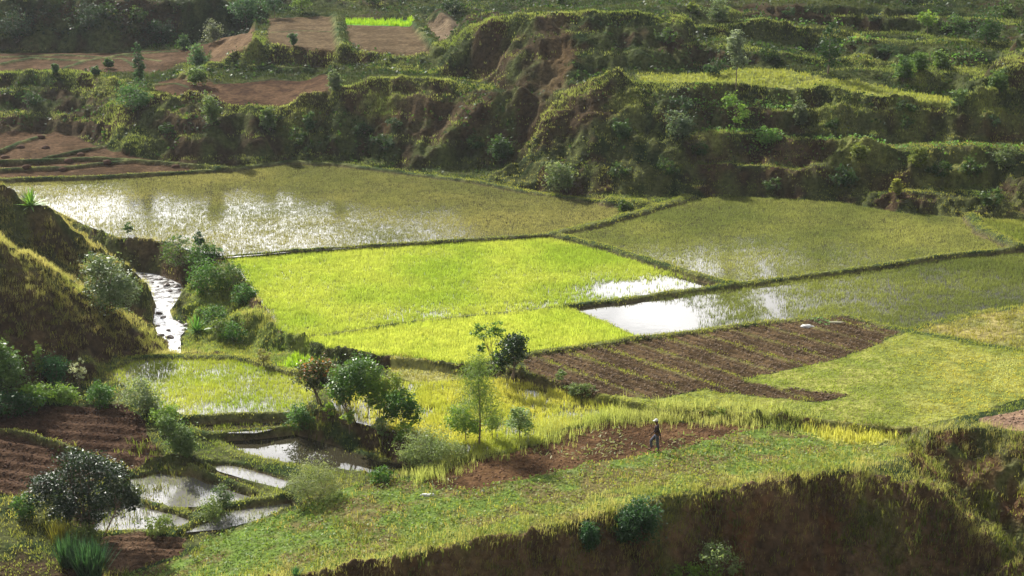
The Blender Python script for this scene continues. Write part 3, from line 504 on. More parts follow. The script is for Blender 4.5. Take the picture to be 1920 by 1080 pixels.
# clods ----------------------------------------------------------
def clods(dens, size, mk, ca, cb, label):
    p = pick(dens*MK[mk]); n = len(p); s = size*(.4+rng.random(n)**2*1.2); oc = np.array([[1, 0, 0], [0, 1, 0], [-1, 0, 0], [0, -1, 0], [0, 0, .8], [0, 0, -.8]], float)
    v = oc[None]*(1+.5*(rng.random((n, 6, 1))-.5))*s[:, None, None]; a = rng.random(n)*6.28; c_, s_ = np.cos(a)[:, None], np.sin(a)[:, None]
    v = np.stack([v[..., 0]*c_-v[..., 1]*s_, v[..., 0]*s_+v[..., 1]*c_, v[..., 2]], -1)+p[:, None]+rng.normal(0, .12, (n, 6, 3))*s[:, None, None]
    fi = np.array([[0, 1, 4], [1, 2, 4], [2, 3, 4], [3, 0, 4], [1, 0, 5], [2, 1, 5], [3, 2, 5], [0, 3, 5]]); f = (np.arange(n)[:, None, None]*6+fi[None])
    o = newmesh('soil_clods', v, f, 3, np.repeat(ramp(ca, cb, rng.random(n)), 6, 0), M['clod']); tag(o, label, kind='stuff')
clods(40, .055, 'plough', (.08, .055, .035), (.30, .22, .15), 'turned clods of the large ploughed field')
clods(36, .055, 'soil_a', (.05, .028, .02), (.15, .085, .055), 'dark red-brown clods of the lower left field')
clods(40, .05, 'soil_b', (.08, .05, .03), (.20, .13, .08), 'clods of the small round plot')
clods(36, .055, 'soil_c', (.10, .05, .028), (.24, .135, .07), 'reddish clods of the dug plot')
clods(14, .09, 'soil_d', (.2, .13, .09), (.34, .24, .17), 'pale clods of the plot at the right edge')
# wild growth -----------------------------------------------------
free = np.clip(1-blur(anyf.astype(float), 1)*1.6, 0, 1)
rims = np.zeros(Z.shape)
for k, wd in (('g1', 1.3), ('c2', 1.0), ('c6', 1.0), ('t2', .9), ('t1', .8), ('t3c', .7), ('t4', .8), ('t5', .8), ('c1', 1.2), ('hump', 1.5), ('floor_back', .5), ('c4', .7), ('t0', .7)):
    d, _ = dline(GX, GY, PL(BL[k])); rims = np.maximum(rims, np.exp(-(d/(wd*K))**2))
rims = np.maximum(rims*sstep(.3, .5, fbm(GX/4, GY/4, 93, 2)+.12), tread*.8*sstep(.42, .56, fbm(GX/6, GY/6, 94, 2)))
gold = np.zeros(Z.shape)
for k, wd in (('ridge2', 2.2), ('s1front', 1.7), ('ridge3', 1.5), ('hump2', 1.4), ('mound', 1.0), ('rim3', .8)):
    d, _ = dline(GX, GY, PL(BL[k])); gold = np.maximum(gold, np.exp(-(d/(wd*K))**2))
d2, _ = dline(GX, GY, PL([(0,540,4.5),(60,570,3.2),(110,600,2),(150,650,.3)])); gold = np.maximum(gold, np.exp(-(d2/2.)**2)*.9)
d2, _ = dline(GX, GY, PL([(170,600,1.),(210,650,-.8),(230,665,-1.2)])); gold = np.maximum(gold, np.exp(-(d2/1.6)**2)*.9)
back = np.zeros(Z.shape)
for l in ([(800,893,-.9),(860,862,-.7),(940,845,-.7),(1000,832,-.6),(1060,801,-.5),(1140,784,-.4),(1250,787,-.42),(1350,787,-.4)], [(1340,785,-.3),(1480,797,-.3)]):
    d, _ = dline(GX, GY, PL(l)); back = np.maximum(back, np.exp(-(d/1.0)**2))
far = sstep(135, 146, GY)
gold *= 1-far
# 1 far hillside: green carpet
base = free*(1-np.clip(bm*1.2, 0, 1))*vegf
p = pick(far*base*(9-5*steep)); t = np.clip((nz(p, 5, 95)-.5)*2.6+.45, 0, 1)*.7+.3*rng.random(len(p))
tufts('hillside_grass', p, 4, .28*(.5+nz(p, 3, 96)), .06, ramp((.022, .042, .014), (.08, .095, .03), t), .7, .16, 'blade', 'rough grass on the terraced hillside')
p = pick(far*free*(1-np.clip(bm, 0, 1))*sstep(.53, .62, fbm(GX/2.4, GY/2.4, 97, 3))*6); p[:, 2] += .5*rng.random(len(p)); leafmat('low_scrub', p, .30, ramp((.02, .05, .016), (.07, .13, .03), rng.random(len(p))), 'leaf', .7, 'dark leafy scrub on the hillside')
p = pick(far*free*np.maximum(rims, knoll*.7)*38); tufts('rim_grass', p, 4, .26*(.5+nz(p, 3, 98)), .035, ramp((.16, .24, .05), (.40, .43, .14), nz(p, 3, 99)), .7, .14, 'blade', 'bright grass hanging over the terrace edges')
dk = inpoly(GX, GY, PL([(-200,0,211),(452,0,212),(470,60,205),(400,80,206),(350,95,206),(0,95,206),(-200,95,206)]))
p = pick(dk*10); p[:, 2] += .7*rng.random(len(p)); leafmat('shade_toned_scrub', p, .34, ramp((.012, .026, .016), (.04, .07, .03), rng.random(len(p))), 'leaf', .7, 'scrub coloured near-black to stand in for shade on the steep slope in the upper left corner')  # shade over this slope is put into the near-black leaf colour
# 2 near ground
q = (1-far)*free
p = pick(q*(1-np.clip(bm, 0, .93))*(16-6*steep)*(1-.8*gold)); t = np.clip((nz(p, 3, 101)-.5)*2.6+.5, 0, 1)*.7+.3*rng.random(len(p))
tufts('bank_grass', p, 4, .18*(.5+nz(p, 2, 102)), .035, ramp((.16, .24, .05), (.40, .38, .11), t), .7, .12, 'blade', 'mixed grass on paths, banks and dykes of the valley floor')
p = pick((1-far)*dyk*32); tufts('dyke_grass', p, 4, .15, .035, ramp((.20, .26, .05), (.40, .40, .11), nz(p, 2, 103)), .8, .12, 'blade', 'grass on the paddy dykes')
d2, _ = dline(GX, GY, PL([(x, y-8, z) for x, y, z in BL['s1front']])); wide = np.exp(-(d2/2.2)**2)*(1-far)
p = pick(wide*np.where(GY < 90, 1, 0)*14); tufts('dry_grass', p, 5, .3*(.4+nz(p, 2, 115)), .022, ramp((.28, .32, .07), (.48, .46, .16), nz(p, 2, 116)), .6, .14, 'blade', 'shorter yellow-green grass behind the rim of the bean terrace', .2)
p = pick((1-far)*gold*np.where(anyf & ~MK['beans'], 0, 1)*20*sstep(.28, .45, fbm(GX/1.5, GY/1.5, 104, 3))); tufts('dry_grass', p, 7, .5*(.3+1.1*nz(p, 1.2, 105)), .017, ramp((.26, .31, .07), (.48, .45, .19), np.clip((nz(p, 2.5, 106)-.5)*2+.5, 0, 1)), .55, .14, 'blade', 'tall dry golden grass on the ridges and bank edges', .25)
p = pick(back*24); tufts('tall_grass', p, 7, .6*(.5+nz(p, 2, 107)), .022, ramp((.32, .40, .10), (.50, .51, .22), nz(p, 2, 108)), .5, .14, 'blade', 'tall pale grass along the back edge of the dug plot')
lh = (1-far)*free*sstep(-8, -22, GX)*(GY > 84)*sstep(.0, .3, Z)
p = pick(lh*24*steep*sstep(.42, .56, fbm(GX/2.2, GY/2.2, 111, 3))); tufts('dry_grass', p, 6, .36, .025, ramp((.26, .25, .08), (.55, .49, .22), nz(p, 2, 109)), .8, .14, 'blade', 'dry grass on the face of the left hill', .2)
fc = (1-far)*steep*(GY < 84)*(1-.7*np.clip(bm, 0, 1))
p = pick(fc*16*sstep(.46, .60, fbm(GX/1.3, GY/1.3, 112, 3))); tufts('bank_scrub', p, 5, .5, .045, ramp((.07, .13, .03), (.26, .26, .06), nz(p, 1.5, 110)), .8, .14, 'blade', 'green and dry growth on the near bank face')
p = pick(gb*20); tufts('bank_grass', p, 4, .2, .035, ramp((.14, .26, .04), (.36, .38, .09), nz(p, 2, 113)), .7, .12, 'blade', 'lush grass of the bench between the stream and the bright paddy')
p = pick((1-far)*steep*(GY < 84)*(1-.6*np.clip(bm, 0, 1))*sstep(.5, .6, fbm(GX/1.8, GY/1.8, 114, 3))*14); p[:, 2] += .25*rng.random(len(p)); leafmat('bank_leaves', p, .14, ramp((.025, .06, .02), (.10, .15, .04), rng.random(len(p))), 'leaf', .6, 'leafy creepers on the near bank face')
pth = inpoly(GX+EN*.5, GY+EN2*.5, Z2([(1856,738),(1878,738),(1900,680),(1878,668)], .1))
p = pick(pth*90); tufts('meadow_grass', p, 4, .12, .04, ramp((.44, .48, .20), (.56, .58, .30), rng.random(len(p))), .6, .12, 'blade', 'pale trodden strip across the right end of the meadow')
crop = np.zeros(Z.shape)
for l, wd in (([P(1395,44,183.5),P(1495,52,182.5)], .6), ([P(1515,36,188),P(1570,42,188)], .5), ([P(1335,249,156.8),P(1465,258,155.6)], .9), ([P(1540,268,154),P(1700,284,150.5)], .8), ([P(1760,276,150.5),P(1900,283,150)], .7), ([P(1310,170,160.5),P(1480,182,160)], 1.0), ([P(1500,98,179),P(1640,98,180)], .7), ([P(1700,118,172),P(1830,120,171)], .7)):
    d, _ = dline(GX, GY, l); crop = np.maximum(crop, np.exp(-(d/wd)**2))
p = pick(crop*sstep(.35, .55, fbm(GX/2, GY/2, 121, 3)+.08)*26); p[:, 2] += .1+.35*rng.random(len(p)); leafmat('terrace_crops', p, .24, ramp((.08, .20, .04), (.22, .38, .10), rng.random(len(p))), 'leaf', .7, 'bright leafy crops along the narrow hillside terraces')
p = pick(nbk*12*sstep(.40, .56, fbm(GX/.9, GY/2.5, 123, 3))); tufts('bank_grass', p, 4, .32, .028, ramp((.14, .15, .05), (.40, .34, .15), nz(p, 1, 124)), .9, .12, 'blade', 'dry grass clinging to the near bank face')
# ------------------------------------------------------------ trees, bushes, plants
def empty(name, loc, label, cat, group=None):
    o = bpy.data.objects.new(name, None); S.collection.objects.link(o); o.location = loc; o.empty_display_size = .2; tag(o, label, cat, group); return o
def tube(bmv, bmf, pts, r0, r1, n=6):
    """tapered tube through the points; appends to the vertex and face lists"""
    k = len(pts); b = len(bmv)
    for i, p in enumerate(pts):
        a = Vector(pts[min(i+1, k-1)])-Vector(pts[max(i-1, 0)]); a.normalize()
        u = a.orthogonal().normalized(); v = a.cross(u); r = r0+(r1-r0)*i/(k-1)
        for j in range(n):
            t = 2*math.pi*j/n; bmv.append(Vector(p)+u*math.cos(t)*r+v*math.sin(t)*r)
    for i in range(k-1):
        for j in range(n): bmf.append((b+i*n+j, b+i*n+(j+1) % n, b+(i+1)*n+(j+1) % n, b+(i+1)*n+j))
def solid(name, v, f, m, parent=None, smooth=True):
    me = bpy.data.meshes.new(name); me.from_pydata([tuple(x) for x in v], [], f); me.update()
    me.polygons.foreach_set('use_smooth', [smooth]*len(me.polygons)); me.materials.append(m)
    o = bpy.data.objects.new(name, me); S.collection.objects.link(o)
    if parent: o.parent = parent
    return o
barks = {}
def bark(c):
    if c not in barks: barks[c] = mat('bark', c, .9, .2, var=.3, vscale=8.)
    return barks[c]
def plant(name, label, cat, base, hpx, crowns, ca, cb, n, leaf=.14, trunk=.06, stems=1, lean=0, m='leaf', asp=.6, bk=(.22, .17, .13), group=None, clump=.19, droop=0, bush=False, flowers=None, sink=.05):
    """crowns: list of (x, z, rx, rz) as fractions of the height; x to the right of the base"""
    q = land(*base, sink=sink); dist = (q-Vector((0, 0, H))).length; h = hpx*dist/FPX*1.03
    root = empty(name, q, label, cat, group); tot = sum(c[2]*c[3] for c in crowns); P_, cl = [], []
    for cx, cz, rx, rz in crowns:
        k = max(5, int(n/22*rx*rz/tot)); u = rng.normal(size=(k, 3)); u /= np.linalg.norm(u, axis=1)[:, None]; u *= (.35+.65*rng.random((k, 1))**.5)
        c = np.array([cx+lean*0, 0, cz])*h+u*np.array([rx, min(rx, rz*1.3), rz])*h*(.62+.55*rng.random((k, 1))); cl.append(c)
        per = max(4, int(n*rx*rz/tot/k)); g = rng.normal(size=(k, per, 3))*np.array([1, 1, .75])*clump*min(rx, rz)*h*(.6+.8*rng.random((k, 1, 1)))
        if droop: g[..., 2] -= np.abs(rng.normal(size=(k, per)))*droop*h*.1
        P_.append((c[:, None]+g).reshape(-1, 3))
    pts = np.concatenate(P_); cl = np.concatenate(cl); pts = pts[pts[:, 2] > (.0 if bush else .02)*h+.03]
    tv = rng.random(len(pts))*.6+.4*np.clip(fbm(pts[:, 0]/(.15*h)+q.x, pts[:, 2]/(.15*h)+q.z, 5, 2)*2-.5, 0, 1)
    V_, F_ = [], []; top = np.array([sum(c[0] for c in crowns)/len(crowns)+lean, 0, max(c[1] for c in crowns)])*h; r = trunk*h*.5
    for s in range(stems):
        off = np.array([(s-(stems-1)/2)*.05*h, rng.normal()*.02*h, 0]) if stems > 1 else np.zeros(3)
        tp = top if stems == 1 else cl[rng.integers(len(cl))]
        pl = [off*(1-t)+tp*t+np.array([math.sin(t*5+s), math.cos(t*4+s), 0])*.012*h*(t > 0)*(t < 1) for t in (0, .25, .5, .75, 1)]
        pl[0][2] -= .05; tube(V_, F_, pl, r/(1+.25*(stems-1)), r*.25)
        for c in cl[rng.permutation(len(cl))[:14//stems+2]]:
            t = min(.9, max(.25, c[2]/max(top[2], .01)*.7)); k = min(3, int(t*4)); a = pl[k]*(1-(t*4-k))+pl[k+1]*(t*4-k)
            tube(V_, F_, [a, (a+c)/2+np.array([0, 0, -.02*h]), c], r*.35, r*.1, 4)
    solid('stem' if bush else 'trunk', V_, F_, bark(bk), root)
    leafmat('foliage' if bush else 'crown', pts, leaf, ramp(ca, cb, tv), m, asp, None, None, root)
    if flowers:
        fc, fn = flowers; z = pts[pts[:, 2] > np.quantile(pts[:, 2], .45)]; o = z[rng.integers(len(z), size=fn)]+rng.normal(size=(fn, 3))*.04
        leafmat('blossom', o, leaf*1.1, cvar(np.repeat(np.array([fc]), fn, 0)), m, .8, None, None, root)
    return root
G1, G2 = (.05, .14, .03), (.14, .28, .05)         # ordinary leaf greens
D1, D2 = (.022, .06, .022), (.06, .12, .035)      # dark glossy greens
L1, L2 = (.16, .30, .05), (.30, .42, .09)         # light greens
Y1, Y2 = (.24, .30, .06), (.42, .44, .12)
W1, W2 = (.18, .24, .13), (.40, .45, .30)         # pale silvery greens
tree = lambda *a, **k: plant(a[0], a[1], 'tree', *a[2:], **k)
bush = lambda *a, **k: plant('bush', a[0], 'bush', *a[1:], bush=True, trunk=k.pop('trunk', .04), stems=k.pop('stems', 3), **k)
CL = 'trees of the clump on the earth bank'
tree('flowering_tree', 'small tree with orange-red young leaves, leftmost of the clump on the bank', (600, 758), 100, [(-.14, .60, .32, .26), (.10, .72, .28, .22), (.12, .48, .2, .16)], (.05, .09, .025), (.16, .18, .05), 3910, leaf=.13, trunk=.05, stems=2, m='gloss', flowers=((.62, .28, .12), 330), group=CL)
tree('broadleaf_tree', 'tall green broadleaf tree right beside the orange-leaved tree', (664, 792), 132, [(-.05, .62, .28, .26), (.12, .76, .24, .20), (-.18, .42, .16, .16)], G1, (.17, .30, .05), 4760, leaf=.15, trunk=.035, stems=2, m='gloss', group=CL)
tree('young_tree', 'light green young tree in the middle of the bank clump', (708, 796), 120, [(-.05, .66, .20, .26), (.16, .55, .20, .2), (0, .36, .16, .12)], L1, L2, 2890, leaf=.13, trunk=.03, stems=2, group=CL)
tree('young_tree', 'dark-topped tree at the right end of the bank clump', (760, 812), 92, [(-.1, .62, .30, .30), (.15, .45, .22, .22), (-.3, .4, .15, .15)], G1, G2, 2890, leaf=.14, trunk=.03, stems=3, group=CL)
tree('young_tree', 'thin tree with a sparse crown between the broadleaf tree and the light green one', (688, 790), 96, [(.0, .66, .20, .22), (.1, .45, .14, .1)], G1, G2, 1190, leaf=.13, trunk=.025, group=CL)
tree('young_tree', 'slim sapling with yellow-green leaves just behind the right end of the clump', (742, 800), 118, [(-.04, .74, .16, .22), (.03, .5, .15, .15)], L1, Y2, 1530, leaf=.12, trunk=.02, group=CL)
tree('sapling', 'pale lime sapling at the foot of the clump bank', (655, 815), 48, [(0, .7, .25, .25)], L1, (.4, .5, .1), 272, leaf=.16, trunk=.04)
tree('sapling', 'bright lime sapling under the orange-leaved tree', (616, 795), 42, [(0, .75, .22, .25), (.05, .4, .12, .15)], (.3, .5, .05), (.42, .58, .08), 340, leaf=.16, trunk=.04)
tree('sapling', 'small leafy sapling under the light green young tree', (716, 838), 60, [(0, .7, .28, .25), (.1, .45, .2, .15)], L1, W2, 510, leaf=.14, trunk=.04)
tree('sapling', 'small leafy sapling on the pond bank beside the pale willow bush', (762, 850), 72, [(0, .75, .25, .22), (-.1, .5, .25, .2)], G2, L2, 646, leaf=.14, trunk=.04)
bush('dark green bush at the left end of the clump bank by the round pond', (562, 806), 48, [(0, .5, .55, .5)], G1, G2, 1530, leaf=.12)
tree('feathery_tree', 'tall feathery casuarina rising from the yellow paddy edge', (898, 838), 182, [(-.02, .76, .17, .22), (.04, .54, .16, .18), (-.12, .38, .15, .14), (.0, .93, .08, .1), (.14, .34, .12, .1)], (.11, .20, .04), (.26, .36, .08), 7500, leaf=.20, trunk=.022, asp=.12, droop=.25, m='leaf', clump=.35)
tree('slender_tree', 'slender tree with two leafy tufts in front of the bright green rice', (929, 722), 122, [(-.2, .84, .14, .11), (.02, .88, .13, .12), (-.2, .58, .07, .13), (.0, .45, .05, .12)], (.12, .24, .05), (.26, .38, .10), 1190, leaf=.15, trunk=.018, stems=2)
tree('round_tree', 'dark round-crowned tree at the left corner of the ploughed field', (961, 712), 90, [(.0, .62, .30, .34), (-.28, .38, .18, .18), (.08, .78, .2, .18)], D1, D2, 4760, leaf=.13, trunk=.055, stems=2, m='gloss')
tree('small_tree', 'small rounded tree in the yellow rice right of the casuarina', (974, 828), 72, [(0, .55, .34, .36), (-.05, .8, .2, .18)], G2, W2, 1700, leaf=.13, trunk=.035)
tree('small_tree', 'leafy young tree half hidden left of the casuarina', (872, 832), 84, [(-.15, .6, .3, .3), (.15, .45, .25, .22)], L1, L2, 1870, leaf=.13, trunk=.03)
tree('small_tree', 'thin sapling just right of the casuarina trunk', (922, 828), 60, [(0, .65, .28, .28)], L1, Y2, 714, leaf=.12, trunk=.03)
bush('big pale green willow bush between the round pond and the casuarina', (812, 880), 92, [(-.1, .45, .55, .42), (.3, .35, .4, .32), (-.45, .3, .25, .25)], (.18, .26, .09), (.36, .42, .20), 7140, leaf=.14, asp=.3)
bush('wispy grey-green bush in front of the round pond', (588, 942), 92, [(0, .5, .46, .45), (.25, .35, .3, .3), (-.3, .3, .25, .25)], (.20, .26, .10), (.36, .40, .20), 5440, leaf=.12, asp=.28)
bush('low dark shrub on the bean terrace edge', (715, 905), 34, [(0, .45, .8, .45)], G1, G2, 850, leaf=.12)
tree('big_tree', 'large dark glossy-leaved tree by the shining ponds in the lower left', (160, 1000), 160, [(-.34, .60, .2, .13), (-.02, .82, .26, .15), (.26, .72, .22, .17), (-.46, .44, .13, .12), (-.12, .50, .28, .18), (.2, .42, .2, .15), (.46, .42, .15, .11), (-.2, .28, .2, .12), (.1, .22, .14, .09)], (.018, .045, .022), (.06, .10, .045), 10500, leaf=.17, trunk=.05, stems=3, m='gloss', asp=.42, clump=.3)
tree('leaning_tree', 'leaning tree with a bare slanting trunk over the small dark plot', (184, 1024), 112, [(.5, .88, .22, .2), (.42, 1.0, .2, .12), (.6, .7, .12, .12)], D1, (.10, .12, .05), 1190, leaf=.15, trunk=.03, m='gloss', bk=(.34, .24, .20))
# bushes of the near valley
bush('tall pale-leaved bush on the grassy hump left of the stream', (205, 588), 118, [(0, .5, .36, .48), (.18, .35, .28, .3), (-.1, .75, .2, .2)], (.08, .16, .05), (.34, .40, .24), 5440, leaf=.17, m='gloss')
bush('rounded dark green bush on the right bank of the stream head', (388, 548), 66, [(0, .5, .5, .5)], G1, G2, 2550, leaf=.14)
bush('olive bush at the corner of the bright paddy', (428, 545), 58, [(0, .5, .5, .48)], G1, (.20, .26, .07), 2210, leaf=.14)
bush('low bush under the left edge of the bright paddy', (458, 572), 42, [(0, .5, .65, .48)], G1, G2, 1530, leaf=.13)
bush('leafy bush beside the spiky plant by the stream', (402, 612), 44, [(0, .5, .7, .48)], (.04, .10, .03), G2, 1700, leaf=.13)
bush('dense bush overhanging the cut bank above the stream', (335, 500), 48, [(0, .5, .7, .5)], G1, (.18, .24, .06), 1530, leaf=.13)
bush('bushy scrub behind the rounded bush at the stream head', (378, 500), 46, [(0, .5, .6, .5)], G1, G2, 1530, leaf=.13)
bush('small bush at the foot of the grassy mound', (440, 640), 40, [(0, .5, .6, .5)], G1, G2, 1190, leaf=.12)
bush('scrubby bush on the left slope of the grassy mound', (415, 628), 34, [(0, .5, .7, .5)], (.10, .18, .04), (.22, .28, .07), 1020, leaf=.12)
bush('low bush on the dyke where olive and bright rice meet', (400, 482), 24, [(0, .5, 1., .5)], G1, G2, 850, leaf=.12)
bush('dark bush on the dyke beside the lone little tree', (335, 466), 28, [(0, .5, .8, .5)], D1, G2, 680, leaf=.12)
tree('small_tree', 'lone little tree on the dyke above the stream', (374, 476), 40, [(0, .68, .28, .32)], D1, G1, 714, leaf=.13, trunk=.05)
tree('small_tree', 'tiny tree on the grass strip left of the cut bank', (240, 442), 24, [(0, .62, .42, .36)], D1, G2, 374, leaf=.13, trunk=.06)
tree('small_tree', 'stunted brown-stemmed shrub tree at the paddy corner under the mound', (494, 686), 36, [(0, .6, .35, .35)], (.22, .22, .07), (.36, .32, .12), 442, leaf=.12, trunk=.09)
bush('silvery bush at the left edge of the pale paddy', (262, 775), 72, [(0, .5, .5, .46), (.3, .3, .3, .3)], (.12, .20, .07), (.36, .42, .28), 2890, leaf=.13)
bush('long leafy bush on the path bank above the ponds', (340, 858), 80, [(0, .42, .32, .38), (-.25, .75, .22, .2), (.12, .25, .24, .22)], (.08, .17, .04), (.26, .34, .14), 5100, leaf=.13)
bush('bright green bush on the path bank behind the long one', (310, 800), 46, [(0, .5, .55, .5)], L1, L2, 1530, leaf=.13)
bush('tall leafy bush at the left picture edge', (10, 735), 96, [(0, .45, .34, .40), (-.1, .8, .2, .2)], (.08, .19, .04), (.26, .38, .12), 4420, leaf=.17, m='gloss')
bush('deep green ferny bush left of the pale paddy', (100, 722), 58, [(0, .5, .5, .46)], (.04, .13, .05), (.09, .24, .09), 2720, leaf=.11)
tree('cypress_sapling', 'pointed pale cypress sapling beside the ferny bush', (76, 715), 74, [(0, .5, .12, .45), (0, .85, .06, .15)], L1, (.3, .38, .12), 1190, leaf=.10, trunk=.03)
bush('bright leafy bush in front of the ferny one', (70, 765), 48, [(0, .5, .6, .48)], (.12, .26, .04), L2, 2040, leaf=.14)
bush('low bright bush on the edge of the dark ploughed plot', (120, 758), 40, [(0, .5, .7, .48)], (.12, .25, .04), L2, 1530, leaf=.13)
bush('dense green bush at the back corner of the dark ploughed plot', (193, 764), 48, [(0, .5, .52, .48)], G1, G2, 2040, leaf=.13)
tree('white_flowered_plant', 'stalky plant with white tufts left of the pale paddy', (150, 735), 62, [(-.1, .7, .2, .2), (.12, .6, .16, .25), (.1, .95, .08, .1)], (.3, .34, .22), (.6, .62, .5), 408, leaf=.12, trunk=.03, stems=3)
bush('dark tangled bush in the bottom of the left slope', (25, 780), 52, [(0, .5, 1., .45)], (.03, .08, .03), G1, 2210, leaf=.14)
bush('small bush at the tip of the lowest pond', (400, 980), 46, [(0, .5, .55, .5)], (.14, .22, .07), (.30, .36, .16), 1360, leaf=.11)
bush('leafy bush between the diamond pond and the low pond', (420, 958), 50, [(0, .55, .38, .5)], (.05, .12, .04), (.22, .28, .14), 1190, leaf=.11)
bush('bush on the near edge of the low shining pond', (300, 1002), 36, [(0, .5, .8, .5)], (.14, .22, .05), (.32, .38, .14), 1190, leaf=.11)
bush('grassy bush below the big dark tree', (160, 1025), 44, [(0, .5, .7, .5)], (.10, .17, .05), (.28, .32, .12), 1530, leaf=.12)
bush('small dark bush left of the big dark tree', (45, 970), 46, [(0, .5, .5, .5)], (.04, .10, .04), G2, 1020, leaf=.13)
bush('bush at the corner between the ploughed field and the yellow paddy', (1085, 745), 30, [(0, .5, 1., .5)], (.12, .20, .06), (.30, .36, .15), 1190, leaf=.12)
tree('sapling', 'pale sapling at the front edge of the ploughed field', (1052, 722), 34, [(0, .6, .3, .35)], L1, W2, 340, leaf=.12, trunk=.04)
bush('low bush where the tall grass meets the meadow edge', (1348, 788), 24, [(0, .5, .6, .5)], L1, Y2, 442, leaf=.12)
bush('dark green bush hanging on the near bank', (1195, 1020), 88, [(0, .5, .45, .45), (-.35, .3, .3, .28)], (.03, .09, .04), (.08, .17, .06), 6120, leaf=.13)
bush('smaller dark bush hanging on the near bank, left of the big one', (1105, 1030), 54, [(0, .5, .36, .48)], (.03, .10, .04), (.09, .20, .07), 2210, leaf=.12)
tree('sapling', 'branching sapling with pale leaves at the foot of the near bank', (1338, 1092), 90, [(0, .6, .35, .35), (.35, .3, .2, .2)], L1, W2, 1190, leaf=.12, trunk=.03, stems=2)
bush('leafy shrub at the bottom edge below the near bank', (1300, 1095), 40, [(0, .5, 1.2, .5)], G2, L2, 1700, leaf=.12)
# the hillside
tree('poplar', 'tall pale silvery tree on the sunlit terrace', (1379, 168), 110, [(-.03, .74, .14, .24), (.02, .5, .13, .15)], (.14, .20, .12), (.40, .46, .36), 1870, leaf=.24, trunk=.022)
tree('small_tree', 'bright green sapling just below the silvery tree', (1376, 240), 66, [(-.1, .75, .25, .22), (.15, .4, .25, .25)], (.16, .32, .06), L2, 714, leaf=.22, trunk=.03)
tree('dark_tree', 'dark tree with pale new leaves on the hillside right of the silvery tree', (1552, 140), 92, [(0, .5, .25, .35), (.05, .85, .14, .16)], D1, D2, 1360, leaf=.24, trunk=.04)
tree('conifer', 'pointed dark conifer on the left terraces', (262, 165), 86, [(0, .45, .12, .4), (0, .8, .07, .18)], (.04, .10, .04), (.10, .19, .08), 1700, leaf=.2, trunk=.03)
tree('round_tree', 'bluish green tree at the top edge beside the brown terraces', (462, 62), 74, [(0, .58, .38, .38)], (.05, .12, .06), (.13, .24, .11), 2210, leaf=.26, trunk=.04)
tree('small_tree', 'dark green tree at the top edge right of the bluish one', (515, 34), 44, [(0, .6, .5, .45)], (.04, .11, .05), (.10, .19, .08), 1190, leaf=.24, trunk=.04)
tree('small_tree', 'light green tree at the top edge, third from the left', (565, 26), 38, [(0, .6, .45, .42)], (.14, .24, .05), (.28, .38, .10), 1020, leaf=.24, trunk=.04)
tree('small_tree', 'light yellow-green tree high on the right hillside', (1738, 66), 46, [(0, .65, .4, .3)], (.16, .30, .05), (.30, .42, .08), 714, leaf=.26, trunk=.03)
tree('small_tree', 'young tree on the right end of the sunlit terrace', (1796, 212), 46, [(0, .6, .3, .38)], (.10, .20, .06), (.24, .32, .14), 782, leaf=.2, trunk=.03)
